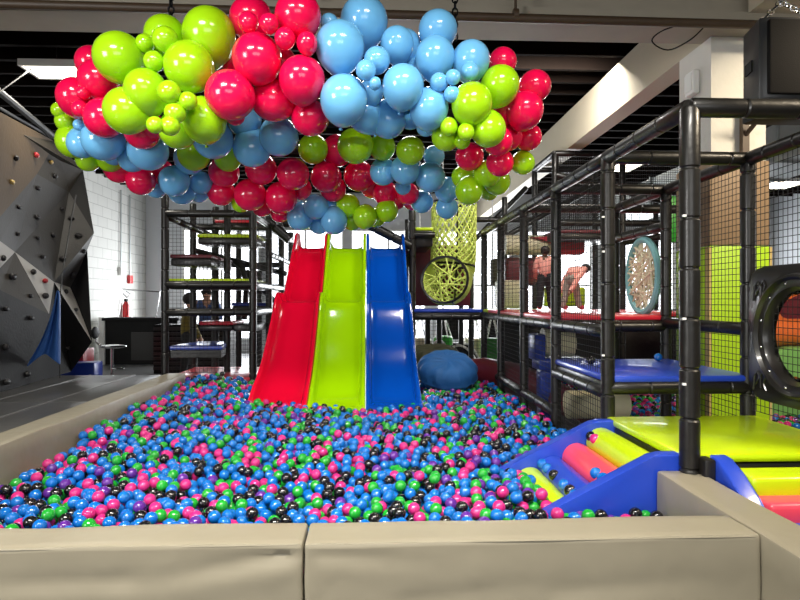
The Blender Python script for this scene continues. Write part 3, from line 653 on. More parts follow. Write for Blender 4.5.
# ---------------------------------------------------------------- ramp of rollers into the pit
rp = thing('padded_ramp', 'blue sided padded ramp with four rollers leading from the pit to the lime deck', 'ramp', (1.4, 3.7, 0))
pan = [(1.72, .02), (1.72, .655), (1.58, .655), (1.53, .64), (1.05, .40), (.80, .27), (.76, .23), (.76, .02)]
for y0, y1 in ((3.215, 3.30), (4.13, 4.215)):
    bm = B(); prism(bm, pan, 'y', y0, y1, bev=.012); obj('side_panel', bm, 'blue', rp)
for x, z, m in ((1.59, .505, 'lime'), (1.42, .40, 'coral'), (1.25, .31, 'blue'), (1.09, .235, 'lime')):
    bm = B(); tube(bm, (x, 3.31, z), (x, 4.12, z), .105, 24); bmesh.ops.bevel(bm, geom=[e for e in bm.edges if e.is_manifold and e.calc_face_angle(0) > 1.2], offset=.012, segments=2, profile=.5, affect='EDGES')
    obj('roller', bm, m, rp)['label'] = {'lime': 'lime', 'coral': 'coral pink', 'blue': 'blue'}[m]+' roller pad'
bm = B(); prism(bm, [(1.70, .02), (1.70, .5), (.9, .1), (.9, .02)], 'y', 3.31, 4.12); obj('base', bm, 'pad', rp, smooth=False)
# steps down to the floor on the near right
ps = thing('padded_steps', 'padded steps with a blue side descending from the lime deck at the right edge', 'steps', (2.3, 2.9, 0))
for k, m in enumerate(('lime', 'coral', 'blue')):
    y1, z1 = 3.12-.13*k, .61-.09*k
    obj('step', box(B(), 1.90, 3.0, y1-.2, y1, z1-.12, z1, .025, 3), m, ps)['label'] = {'lime': 'lime', 'coral': 'coral pink', 'blue': 'blue'}[m]+' step pad'
bm = B(); prism(bm, [(3.14, .02), (3.14, .67), (3.08, .665), (2.98, .62), (2.86, .53), (2.72, .40), (2.6, .26), (2.5, .02)], 'x', 1.80, 1.895, bev=.012); obj('side_panel', bm, 'blue', ps)
bm = B(); prism(bm, [(3.1, .0), (3.1, .46), (2.62, .15), (2.55, .0)], 'x', 1.9, 3.0); obj('base', bm, 'pad', ps, smooth=False)

# ---------------------------------------------------------------- net tube, soft shapes, bags behind
nt_ = thing('net_tube', 'lime rope net tube curling down above the blue bean bag', 'net tube', (1.3, 9.75, 1.45))
spine = [Vector((1.33, 9.82, 3.1)), Vector((1.33, 9.82, 2.6)), Vector((1.32, 9.82, 2.2)), Vector((1.30, 9.8, 1.98)), Vector((1.24, 9.66, 1.84)), Vector((1.17, 9.5, 1.80)), Vector((1.12, 9.36, 1.82))]
def spl(t):
    t *= len(spine)-1; i = min(int(t), len(spine)-2); f = t-i; p1, p2 = spine[i], spine[i+1]; p0 = spine[max(0, i-1)]; p3 = spine[min(len(spine)-1, i+2)]
    return .5*((2*p1)+(-p0+p2)*f+(2*p0-5*p1+4*p2-p3)*f*f+(-p0+3*p1-3*p2+p3)*f**3)
bm = B()
def surf(t, a):
    c = spl(t); d = (spl(min(1, t+.01))-spl(max(0, t-.01))).normalized(); u = Vector((1, 0, 0)); v = d.cross(u).normalized(); u = v.cross(d)
    return c+(u*math.cos(a)+v*math.sin(a))*(.36 if t < .5 else .36+.02*math.sin(t*9))
for s in (1, -1):
    for k in range(20): path(bm, [surf(j/36, 2*PI*k/20+s*j*.16) for j in range(37)], .015, 4)
for k in range(9):
    a0 = 2*PI*k/9; path(bm, [surf(1, a0), surf(1, a0)*.45+spl(1)*.55+Vector((0, .05, 0)), surf(1, a0+2.2+.3*(k % 2))], .012, 4)
obj('netting', bm, 'limerope', nt_)
for t in (0, .42, 1): bm = B(); path(bm, [surf(t, 2*PI*k/28) for k in range(28)], .022, 6, closed=True); obj('hoop', bm, 'pad', nt_)
bm = B(); path(bm, [surf(t/10, -PI/2+.3) for t in range(11)], .02, 6); obj('stay', bm, 'pad', nt_)
def softblock(name, label, cat, c0, c1, m, bev=.04): return tag(obj(name, box(B(), c0[0], c1[0], c0[1], c1[1], c0[2], c1[2], bev, 3), m), label, cat)
rl = thing('soft_roller', 'cream and red padded roller hung across above the two children', 'roller', (2.9, 9.9, 2.3))
bm = B(); tube(bm, (2.2, 9.95, 2.42), (3.0, 9.95, 2.42), .17, 18); obj('cream_half', bm, 'cream', rl)
bm = B(); prism(bm, [(3.02, 2.25), (3.45, 2.25), (3.5, 2.3), (3.5, 2.54), (3.45, 2.59), (2.6, 2.53), (3.02, 2.42)], 'y', 9.75, 10.1, bev=.02); obj('red_half', bm, 'red', rl)
softblock('soft_block', 'maroon padded block below the cream roller', 'soft block', (2.25, 10.0, 1.75), (2.75, 10.3, 2.22), 'maroon')
softblock('soft_block', 'cream padded block beside the children on the upper deck', 'soft block', (2.0, 9.5, 1.37), (2.45, 9.8, 1.82), 'cream')
softblock('soft_block', 'lime padded block behind the two children', 'soft block', (2.7, 9.3, 1.4), (3.35, 9.5, 1.7), 'lime')
softblock('soft_block', 'dark green padded block left of the maroon one', 'soft block', (2.02, 10.05, 1.75), (2.22, 10.3, 2.2), 'olive')
sf = thing('soft_roller', 'white soft roller on a blue stand behind the side net', 'roller', (2.2, 7.5, 0))
bm = B(); tube(bm, (2.0, 7.0, 1.0), (2.35, 7.0, 1.0), .17, 18); obj('drum', bm, 'cream', sf)
obj('stand', box(B(), 1.92, 2.5, 6.85, 7.2, .68, .82, .02), 'blue', sf); obj('end_block', box(B(), 1.86, 2.0, 6.85, 7.2, .8, 1.1, .02), 'blue', sf)
obj('leg', box(B(), 1.95, 2.2, 6.9, 7.1, .1, .68, .02), 'blue', sf)
bm = B(); tube(bm, (1.95, 5.95, .45), (2.55, 5.95, .45), .14, 18)
tag(obj('soft_bolster', bm, 'cream'), 'cream padded bolster lying behind the side net below the blue deck', 'bolster')
softblock('soft_block', 'pale green padded block seen through the bubble window', 'soft block', (4.0, 6.3, .02), (5.5, 7.0, .98), 'green_p')
bm = B(); tube(bm, (4.15, 6.6, 1.14), (5.3, 6.6, 1.14), .15, 18); tag(obj('soft_bolster', bm, 'orange'), 'orange padded bolster lying on the green block behind the bubble window', 'bolster')
softblock('soft_block', 'tall dark maroon block added to darken the view behind the bubble window', 'soft block', (4.3, 7.1, .02), (6.6, 7.5, 1.9), 'maroon')  # put in to bring darkness to the upper part of the bubble view
softblock('added_dark_block', 'low black block added to darken the space under the upper red deck', 'dark block', (2.1, 9.6, .02), (5.6, 9.75, 1.22), 'pad')  # black block put in to darken the bright gap below the deck
softblock('added_dark_block', 'black block added to darken the background far behind the blue deck', 'dark block', (5.7, 10.3, .02), (8.6, 10.45, 1.3), 'pad')  # second added block, darkens the background further right
def hang_bag(label, px, py0, py1, Y, m, r):
    a, b = PT(px, py0, Y), PT(px, py1, Y); t = thing('hanging_bag', label, 'punch bag', (b.x, Y, b.z), 'hanging bags at the back')
    bm = B(); lathe(bm, [(r*.8, b.z), (r, b.z+.03), (r, a.z-.03), (r*.8, a.z)], 16, (b.x, Y, 0)); obj('bag', bm, m, t)
    bm = B(); ap = a+Vector((0, 0, .5))
    for k in range(4): q = a+Vector((r*math.cos(k*PI/2+.4), r*math.sin(k*PI/2+.4), -.02)); tube(bm, q, ap, .014, 5)
    tube(bm, ap, Vector((ap.x, ap.y, ZC)), .014, 5); obj('strap', bm, 'white', t)
hang_bag('green hanging bag behind the posts right of the bean bag', 492.5, 338, 360, 12.0, 'green', .18)
hang_bag('green hanging bag above the black humps', 443, 336, 346, 12.2, 'green', .2)
hang_bag('cream hanging bag beside the blue slide', 420, 338, 357, 12.2, 'cream', .24)
hang_bag('cream hanging bag between the green ones', 474, 338, 360, 12.4, 'cream', .22)
hp = thing('wave_slide', 'black and white humped wave shapes behind the bean bag', 'soft play shape', (1.6, 11.3, 0))
for k, (px0, px1, top) in enumerate(((428, 452, 341), (442, 478, 346), (452, 480, 344))):
    Y = 11.2+.25*k; p0, p1 = PT(px0, 368, Y), PT(px1, 368, Y); zt_ = PT(px0, top, Y).z; bm = B()
    pl = [(p0.x+(p1.x-p0.x)*t, .05+(zt_-.05)*math.sin(PI*(.15+t*.75))**.8) for t in [i/14 for i in range(15)]]
    prism(bm, [(p0.x, .02)]+pl+[(p1.x, .02)], 'y', Y, Y+.2); obj('hump', bm, 'black', hp)
    bm = B(); path(bm, [Vector((x, Y, z+.01)) for x, z in pl], .025, 6); obj('edge_trim', bm, 'white', hp)
# dark furniture silhouettes against the back windows
for k, (x, y, lb) in enumerate(((1.9, 14.2, 'dark seat back seen through the posts above the bean bag, left one'), (2.9, 14.4, 'dark seat back seen through the posts above the bean bag, right one'))):
    ch = thing('chair', lb, 'chair', (x, y, 0)); obj('seat', box(B(), x-.25, x+.25, y-.25, y+.25, .42, .48, .02), 'black', ch); obj('backrest', box(B(), x-.25, x+.25, y+.2, y+.25, .55, 1.3, .02), 'black', ch)
    for sx_ in (-.22, .22):
        for sy_ in (-.22, .22): bm = B(); tube(bm, (x+sx_, y+sy_, 0), (x+sx_, y+sy_, .42), .02, 8); obj('leg', bm, 'steel', ch)

# ---------------------------------------------------------------- people
def person(label, J, bones, hands, skin, clothes, hair, head, face=None):
    """J joint -> (pos, radius); one continuous skinned body; clothes grown from the body surface"""
    t = thing('person', label, 'person', (min(J['la'][0][0], J['ra'][0][0]), J['pelvis'][0][1], min(J['la'][0][2], J['ra'][0][2])-.04))
    names = list(J); me = bpy.data.meshes.new('body'); vs = [Vector(J[n][0]) for n in names]; es = [(names.index(a), names.index(b)) for a, b in bones]
    rad = [J[n][1] for n in names]
    for hn, d in hands:
        p = Vector(J[hn][0]); d = Vector(d).normalized(); u, v = frame_of(d); s = J[hn][1]
        for k in range(5):
            off = u*((k-2)*s*.45); dd = (d+u*(k-2)*.18) if k else (d*.4+u*-1.0)
            b0 = len(vs); ln = s*(1.3, 1.9, 2.1, 2.0, 1.6)[k]
            vs += [p+off+dd.normalized()*ln*.5, p+off+dd.normalized()*ln+v*s*.3]; rad += [s*.28, s*.22]; es += [(names.index(hn), b0), (b0, b0+1)]
    me.from_pydata([tuple(v) for v in vs], es, []); o = bpy.data.objects.new('body_src', me); COL.objects.link(o)
    md = o.modifiers.new('skin', 'SKIN'); md.use_smooth_shade = True
    for i, sv in enumerate(me.skin_vertices[0].data): sv.radius = (rad[i], rad[i]); sv.use_root = (i == names.index('pelvis'))
    o.modifiers.new('sub', 'SUBSURF').levels = 2
    dg = bpy.context.evaluated_depsgraph_get(); dg.update(); mesh = bpy.data.meshes.new_from_object(o.evaluated_get(dg)); bpy.data.objects.remove(o)
    mesh.name = 'body'; mesh.materials.clear(); mesh.materials.append(M[skin]); ob = bpy.data.objects.new('body', mesh); COL.objects.link(ob)
    ob.parent = t; ob.matrix_parent_inverse = Matrix.Translation(-t.location)
    segs = [(a, b, Vector(J[a][0]), Vector(J[b][0])) for a, b in bones]
    def near(p):
        best = None
        for a, b, pa, pb in segs:
            d = pb-pa; f = max(0, min(1, (p-pa).dot(d)/max(d.length_squared, 1e-9))); q = (p-(pa+d*f)).length
            if best is None or q < best[0]: best = (q, a, b)
        return best[1:]
    owner = {pl.index: near(pl.center) for pl in mesh.polygons}
    for nm, m, bset in clothes:
        bm = B(); mp = {}
        for pl in mesh.polygons:
            if owner[pl.index] in bset:
                ids = []
                for vi in pl.vertices:
                    if vi not in mp: vx = mesh.vertices[vi]; mp[vi] = bm.verts.new(vx.co+vx.normal*.012)
                    ids.append(mp[vi])
                try: bm.faces.new(ids)
                except ValueError: pass
        if len(bm.faces): c = obj(nm, bm, m, t); sd = c.modifiers.new('thick', 'SOLIDIFY'); sd.thickness = .01; sd.offset = -1
    hc, hr = Vector(head[0]), head[1]
    bm = B(); sphere(bm, hc+Vector(hair[1])*hr, hr*1.08, 18, 12, (1, 1.02, 1.0)); obj('hair', bm, hair[0], t)
    if face is not None:
        fd = Vector(face).normalized(); sd = fd.cross(Vector((0, 0, 1))).normalized()
        for s in (-1, 1): bm = B(); sphere(bm, hc+fd*hr*.93+sd*s*hr*.38, hr*.11, 8, 6); obj('eye', bm, 'black', t)
        bm = B(); sphere(bm, hc+fd*hr*1.02-Vector((0, 0, hr*.22)), hr*.16, 8, 6); obj('nose', bm, skin, t)
        bm = B(); sphere(bm, hc+fd*hr*.95-Vector((0, 0, hr*.55)), hr*.2, 8, 6, (1, 1, .35)); obj('mouth', bm, 'pinktop', t)
BONES = [('pelvis', 'spine'), ('spine', 'chest'), ('chest', 'neck'), ('neck', 'head'), ('head', 'crown'), ('chest', 'ls'), ('ls', 'le'), ('le', 'lw'), ('lw', 'lh'), ('chest', 'rs'), ('rs', 're'), ('re', 'rw'), ('rw', 'rh'), ('pelvis', 'lhip'), ('lhip', 'lk'), ('lk', 'la'), ('la', 'lt'), ('pelvis', 'rhip'), ('rhip', 'rk'), ('rk', 'ra'), ('ra', 'rt')]
TOP = {('pelvis', 'spine'), ('spine', 'chest'), ('chest', 'ls'), ('chest', 'rs'), ('ls', 'le'), ('rs', 're'), ('le', 'lw'), ('re', 'rw')}
LEG = {('pelvis', 'lhip'), ('pelvis', 'rhip'), ('lhip', 'lk'), ('rhip', 'rk'), ('lk', 'la'), ('rk', 'ra')}
SHL, SHR = {('la', 'lt')}, {('ra', 'rt')}
def stand(x, y, z, H, facing=(0, 1), stride=.08, arm=.1):
    f = Vector((facing[0], facing[1], 0)).normalized(); s = Vector((f.y, -f.x, 0)); o = Vector((x, y, z))
    def q(a, b, c): return tuple(o+s*(a*H)+f*(b*H)+Vector((0, 0, c*H)))
    J = {'pelvis': (q(0, 0, .52), .085*H), 'spine': (q(0, .0, .62), .08*H), 'chest': (q(0, 0, .74), .088*H), 'neck': (q(0, .01, .83), .035*H), 'head': (q(0, .02, .90), .062*H), 'crown': (q(0, .02, .95), .055*H)}
    for k, sg in (('l', -1), ('r', 1)):
        J[k+'s'] = (q(sg*.115, 0, .79), .042*H); J[k+'e'] = (q(sg*.15, .02*sg*arm*10, .63), .032*H); J[k+'w'] = (q(sg*.14, .09, .50), .024*H); J[k+'h'] = (q(sg*.14, .12, .46), .022*H)
        J[k+'hip'] = (q(sg*.055, 0, .49), .066*H); J[k+'k'] = (q(sg*.07, sg*stride*.5+.01, .28), .046*H); J[k+'a'] = (q(sg*.08, sg*stride, .045), .03*H); J[k+'t'] = (q(sg*.085, sg*stride+.08, .025), .025*H)
    return J, f
def make(label, J, f, skin, top, leg, shoe, hairm, face, hoff):
    h = J['head']; person(label, J, BONES, [('lh', (0, 0, -1)), ('rh', (0, 0, -1))], skin, [('top', top, TOP), ('trousers', leg, LEG), ('shoe', shoe, SHL), ('shoe', shoe, SHR)], (hairm, hoff), (Vector(h[0])+Vector((0, 0, h[1]*.35)), h[1]*1.12), face)
J, f = stand(2.45, 8.45, 1.37, .90, (.3, 1), .12)
make('small child in a salmon pink top and black trousers standing on the red deck', J, f, 'dskin', 'pinktop', 'trouser', 'shoe', 'hair', None, (0, -.12, .12))
J, f = stand(2.74, 8.2, 1.37, .86, (1, .3), .1)
ox = Vector((2.74, 8.2, 0))
for k in ('chest', 'neck', 'head', 'crown', 'ls', 'le', 'lw', 'lh', 'rs', 're', 'rw', 'rh'):     # bend the upper body forward at the hips
    p = Vector(J[k][0]); b0 = Vector(J['spine'][0]); ax = Vector((f.y, -f.x, 0)); p = b0+Matrix.Rotation(math.radians(-82), 3, ax) @ (p-b0); 
    if k in ('lw', 'lh', 'rw', 'rh', 'le', 're'): p = p+Vector((0, 0, -.10 if k[1] == 'e' else -.2))
    J[k] = (tuple(p), J[k][1])
make('small child in a pink top and patterned leggings bending over on the red deck', J, f, 'dskin', 'pinktop', 'camo', 'shoe', 'hair', None, (0, -.1, .12))
J, f = stand(-3.60, 13.2, 0, 1.8, (.2, -1), .03)
make('adult in a blue shirt standing behind the slatted counter', J, f, 'skin', 'shirt', 'trouser', 'black', 'hair', f, (0, .2, .28))
J, f = stand(-3.42, 11.3, 0, 1.62, (.9, .5), .05)
make('person in an olive yellow jacket and black trousers beside the slatted counter', J, f, 'skin', 'coat', 'trouser', 'black', 'hair', f, (-.15, 0, .25))

# ---------------------------------------------------------------- balls
BR = .0355
CN = ['blue', 'pink', 'green', 'black', 'purple']; CW = np.array([.39, .17, .19, .19, .06])
def smooth(t): t = max(0, min(1, t)); return t*t*(3-2*t)
def level(x, y):
    z = .325+.10*smooth((y-3.4)/3.2)*smooth((-x-.6)/1.4)+.05*smooth((y-3)/3)
    z += .05*smooth((y-6.6)/1.2)*smooth((-x-1.2)/.8)
    z += .06*smooth((x-.1)/.9)*smooth((4.9-y)/1.0)
    z += .018*math.sin(x*3.1+y*1.7)+.014*math.sin(x*7.3-y*5.1)
    return z
def in_pit(x, y):
    if not (-2.37+BR < x < 1.66 and 2.555+BR < y < 9.0): return False
    if y > 7.86 and x < .56: return False
    if y > 6.5 and -1.42 < x < .58: return False
    if x > 1.0 and 3.21-BR < y < 4.22+BR: return False
    if x > .74-BR and (abs(y-3.257) < .043+BR or abs(y-4.172) < .043+BR): return False
    if x > 1.54-BR and y < 3.24+BR: return False
    if (x-.94)**2/.40**2+(y-7.8)**2/.38**2 < 1: return False
    if (x-.86)**2/.40**2+(y-8.55)**2/.36**2 < 1: return False
    return True
def ramp_floor(x, y): return .30+(x-.97)*.42 if x > .85 and 3.2 < y < 4.25 else -1
def deposit(x0, x1, y0, y1, lev, ok, n, depth, rnd, fl=None):
    cell = 2*BR; grid = {}; out = []
    def zat(x, y):
        z = (lev(x, y)-depth if fl is None else max(lev(x, y)-depth, fl(x, y)))+BR; ci, cj = int(x//cell), int(y//cell)
        for i in (ci-1, ci, ci+1):
            for j in (cj-1, cj, cj+1):
                for (a, b, c) in grid.get((i, j), ()):
                    d = (a-x)**2+(b-y)**2
                    if d < 4*BR*BR:
                        q = c+math.sqrt(4*BR*BR-d)
                        if q > z: z = q
        return z
    for _ in range(n):
        x, y = rnd.uniform(x0, x1), rnd.uniform(y0, y1)
        if not ok(x, y): continue
        z = zat(x, y)
        for s in (.05, .03, .015):
            for _k in range(4):
                a, b = x+rnd.uniform(-s, s), y+rnd.uniform(-s, s)
                if ok(a, b):
                    q = zat(a, b)
                    if q < z: x, y, z = a, b, q
        if z+BR > lev(x, y)+rnd.uniform(-.028, .03): continue
        out.append((x, y, z)); grid.setdefault((int(x//cell), int(y//cell)), []).append((x, y, z))
    return np.array(out)
rnd = random.Random(11)
balls = deposit(-2.37, 1.66, 2.55, 9.0, level, in_pit, 26000, .16, rnd, ramp_floor)
cols = NR.choice(5, size=len(balls), p=CW)
# loose balls resting on the ramp and decks, and near its foot
extra = []
def ep(px, py, Y): p = PT(px, py, Y); return p
for px, py, X, zr, c in ((588, 433, 1.505, 0, 3), (595, 440, 1.505, 0, 1), (639, 463, 1.505, 0, 2), (596, 470, 1.335, 0, 0), (603, 474, 1.335, 0, 0), (610, 478, 1.335, 0, 0), (540, 455, 1.165, 0, 0), (547, 463, 1.165, 0, 0), (554, 469, 1.165, 0, 3), (564, 480, 1.165, 0, 0), (570, 484, 1.165, 0, 3), (576, 490, 1.165, 0, 0), (582, 494, 1.165, 0, 0)):
    t = math.tan(math.atan((px-400)/FP)+TH); y = max(3.31+BR, min(4.12-BR, X/t))
    z = {1.505: .545, 1.335: .45, 1.165: .36}[X]+.012
    extra.append((Vector((X, y, z)), c, 'ramp'))
# space the ramp balls so that none overlap
for X in (1.505, 1.335, 1.165):
    row = sorted([e for e in extra if abs(e[0].x-X) < .01], key=lambda e: e[0].y)
    for a, b in zip(row[:-1], row[1:]):
        if b[0].y-a[0].y < 2*BR: b[0].y = a[0].y+2*BR
extra.append((Vector((2.57, 5.30, .95+BR)), 0, 'blue deck')); extra.append((Vector((1.86, 5.05, .95+BR)), 3, 'blue deck')); extra.append((Vector((-1.98, 7.98, .49+BR)), 3, 'coral base pad')) 
# ball meshes
def ball_template(seg, rings):
    bm = B(); bmesh.ops.create_uvsphere(bm, u_segments=seg, v_segments=rings, radius=BR); bm.verts.ensure_lookup_table()
    v = np.array([tuple(x.co) for x in bm.verts], np.float32); f = [[q.index for q in p.verts] for p in bm.faces]; bm.free(); return v, f
def ball_stuff(name, label, P, C, seg, rings):
    v, f = ball_template(seg, rings); n = len(P); rot = [np.array(Quaternion((R.gauss(0, 1), R.gauss(0, 1), R.gauss(0, 1), R.gauss(0, 1))).normalized().to_matrix(), np.float32) for _ in range(24)]
    V_ = np.concatenate([v @ rot[i % 24].T + P[i].astype(np.float32) for i in range(n)])
    ls = np.array([len(q) for q in f]); fl = np.concatenate([np.array(q) for q in f]); nv = len(v)
    loops = (fl[None, :]+(np.arange(n)*nv)[:, None]).ravel(); tot = np.tile(ls, n); start = np.concatenate([[0], np.cumsum(tot)[:-1]])
    me = bpy.data.meshes.new(name); me.vertices.add(len(V_)); me.vertices.foreach_set('co', V_.ravel())
    me.loops.add(len(loops)); me.loops.foreach_set('vertex_index', loops.astype(np.int32)); me.polygons.add(len(tot))
    me.polygons.foreach_set('loop_start', start.astype(np.int32)); me.polygons.foreach_set('loop_total', tot.astype(np.int32))
    me.polygons.foreach_set('material_index', np.repeat(C, len(f)).astype(np.int32)); me.polygons.foreach_set('use_smooth', np.ones(len(tot), bool))
    for c in CN: me.materials.append(M['p_'+c])
    me.update(calc_edges=True); me.validate()
    o = bpy.data.objects.new(name, me); COL.objects.link(o); tag(o, label, 'balls', kind='stuff'); return o
# which balls show: nearest ones with a free line of sight to the camera
vis = []
zc_all = balls[:, 0]*math.sin(TH)+balls[:, 1]*math.cos(TH)
order = np.argsort(zc_all)
for i in order:
    if len(vis) >= 300-len(extra): break
    p = balls[i]
    px, py, zc = proj(p[0], p[1], p[2])
    if not (2 < px < 760): continue
    # over the front wall?
    f_ = 2.54/p[1]; zl = CZ+(p[2]+BR*.3-CZ)*f_
    if zl < WT+.004: continue
    if p[1] > 3.2 and p[0] < -2.2 and 0: continue
    nearb = balls[(np.abs(balls[:, 0]-p[0]) < .3) & (np.abs(balls[:, 1]-p[1]) < .3)]
    d = np.array([0, 0, CZ])-p; d = d/np.linalg.norm(d)
    rel = nearb-(p+np.array([0, 0, BR*.25])); t = rel @ d; perp = np.linalg.norm(rel-t[:, None]*d, axis=1)
    if np.any((t > BR*.5) & (perp < BR*.95)): continue
    vis.append(i)
vis_set = set(int(i) for i in vis)
rest = np.array([i for i in range(len(balls)) if i not in vis_set])
near_r = rest[balls[rest, 1] < 4.6]; far_r = rest[balls[rest, 1] >= 4.6]
# one stuff object for all the rest (one mesh resolution)
ball_stuff('ball_pit_balls', 'thousands of blue, pink, green, black and purple plastic balls filling the pit', balls[rest], cols[rest], 12, 8)
BM = []
for c in CN:
    bm = B(); bmesh.ops.create_uvsphere(bm, u_segments=24, v_segments=14, radius=BR); me = bpy.data.meshes.new('pit_ball'); bm.to_mesh(me); bm.free()
    me.materials.append(M['p_'+c]); me.polygons.foreach_set('use_smooth', [True]*len(me.polygons)); BM.append(me)
CN_ = CN
pitb = [(Vector(balls[i]), int(cols[i]), 'pit') for i in vis]
scr = [proj(*p[0]) for p in pitb]; used = set()
def add_ball(p, c, lab, grp):
    o = bpy.data.objects.new('pit_ball', BM[c]); COL.objects.link(o); o.location = p; o.rotation_euler = (R.uniform(0, 6), R.uniform(0, 6), 0)
    tag(o, lab, 'ball', grp)
for k, (p, c, _) in enumerate(pitb):
    x, y, zc = scr[k]; r = FP*BR/zc
    def nb(dx, dy, skip=()):
        best, bi = 1e9, None
        for j, (a, b, z2) in enumerate(scr):
            if j == k or j in skip: continue
            ux, uy = a-x, b-y; L = math.hypot(ux, uy)
            if L > 5*r: continue
            if L > 1e-6 and (ux*dx+uy*dy)/L > .72 and L < best: best, bi = L, j
        return bi
    l, rt, up, dn = nb(-1, 0), nb(1, 0), nb(0, -1), nb(0, 1)
    parts = [('%s %s' % (CN[pitb[q][1]], w_)) for q, w_ in ((l, 'left'), (rt, 'right'), (up, 'above'), (dn, 'below')) if q is not None]
    zone = 'far left' if x < 160 else 'centre left' if x < 320 else 'centre' if x < 480 else 'right'
    lab = None
    for n in range(2, len(parts)+1):
        cand = '%s ball in near pit, %s, by %s' % (CN[c], zone, ', '.join(parts[:n]))
        if cand not in used: lab = cand; break
    if lab is None:
        for o_ in ('second', 'third', 'fourth', 'fifth', 'sixth', 'seventh', 'eighth', 'ninth'):
            cand = '%s %s ball from left in near pit, %s, by %s' % (o_, CN[c], zone, ', '.join(parts[:2]))
            if cand not in used: lab = cand; break
    used.add(lab); add_ball(p, c, lab, 'plastic balls near the front of the pit')
rows = {}
for p, c, wh in extra: rows.setdefault((round(p.x, 2) if wh == 'ramp' else wh), []).append((p, c, wh))
on = {1.5: 'below the lime roller of the ramp', 1.51: 'below the lime roller of the ramp', 1.33: 'below the coral roller of the ramp', 1.34: 'below the coral roller of the ramp', 1.17: 'below the blue roller of the ramp', 1.16: 'below the blue roller of the ramp'}
for key, lst in rows.items():
    cnt = {}
    for p, c, wh in sorted(lst, key=lambda e: -e[0].y): cnt.setdefault(c, []).append((p, wh))
    for c, ps_ in cnt.items():
        for n, (p, wh) in enumerate(ps_):
            w_ = ['farthest', 'second farthest', 'third farthest', 'fourth farthest', 'fifth farthest'][n]+' ' if len(ps_) > 1 else ''
            lab = '%s%s plastic ball resting %s' % (w_, CN[c], on[key] if wh == 'ramp' else 'on the '+wh)
            add_ball(p, c, lab, 'stray balls on ramp and decks')
# the second pit behind the right structure
def lev2(x, y): return .30+.02*math.sin(x*2.3+y)
def ok2(x, y): return (1.9 < x < 7.5 and 5.6 < y < 9.0 and not (2.9 < x < 3.6 and 5.1 < y < 5.9) and not (x < 2.65 and y < 6.2) and x > 2.35+(0 if y > 7.4 else (7.4-y)*.0) and not (x < 2.6 and 6.7 < y < 7.3) and not (3.9 < x < 5.6 and 6.25 < y < 7.1))
b2 = deposit(2.3, 7.5, 5.5, 9.0, lev2, ok2, 8500, .075, rnd)
ball_stuff('second_pit_balls', 'balls covering the floor of the second pit behind the right play frame', b2, NR.choice(5, size=len(b2), p=[.3, .28, .12, .2, .1]), 10, 7)

# ---------------------------------------------------------------- balloons
HC = Vector((-.55, 4.75, 2.78)); HA, HB = 1.75, .85
hoop = thing('hanging_hoop', 'black metal hoop with a crossbar carrying the balloon cloud', 'frame', HC)
bm = B(); path(bm, [HC+Vector((HA*math.cos(t), HB*math.sin(t), 0)) for t in [2*PI*k/48 for k in range(48)]], .022, 8, closed=True); obj('ring', bm, 'black', hoop)
for y in (4.4, 5.2): bm = B(); tube(bm, (HC.x-1.55, y, HC.z), (HC.x+1.55, y, HC.z), .025, 8); obj('crossbar', bm, 'black', hoop)
chain('chain', 'dark chain rising from the lime balloons to the ceiling', PC(171, 40, 4.35), PC(171, -60, 4.35), 'black', .06, .007, .02)
chain('chain', 'dark chain rising behind the blue balloons to the ceiling', PC(455, 40, 4.5), PC(455, -60, 4.5), 'black', .06, .007, .02)
bprof = [(0.0, 1.0), (.2, .98), (.42, .91), (.62, .79), (.79, .62), (.92, .40), (.99, .15), (1.0, -.05), (.97, -.28), (.89, -.52), (.76, -.74), (.58, -.93), (.38, -1.08), (.2, -1.18), (.07, -1.24), (.035, -1.27), (.06, -1.32), (.09, -1.36), (.04, -1.36)]
BLM = {}
for c in ('lime', 'pink', 'blue'):
    bm = B(); lathe(bm, [(max(r, .004), z) for r, z in bprof], 28); me = bpy.data.meshes.new('balloon'); bmesh.ops.recalc_face_normals(bm, faces=bm.faces[:]); bm.to_mesh(me); bm.free(); me.materials.append(M[c+'_b']); me.polygons.foreach_set('use_smooth', [True]*len(me.polygons)); BLM[c] = me
CL = {'A': 'in upper left lime cluster', 'B': 'in top pink cluster', 'C': 'in top blue cluster', 'D': 'at upper left edge', 'E': 'in right lime cluster', 'F': 'in right end pink cluster', 'G': 'along lower left edge', 'H': 'under top pink cluster', 'I': 'in lower middle', 'J': 'at lower right', 'K': 'in bottom row above slides'}
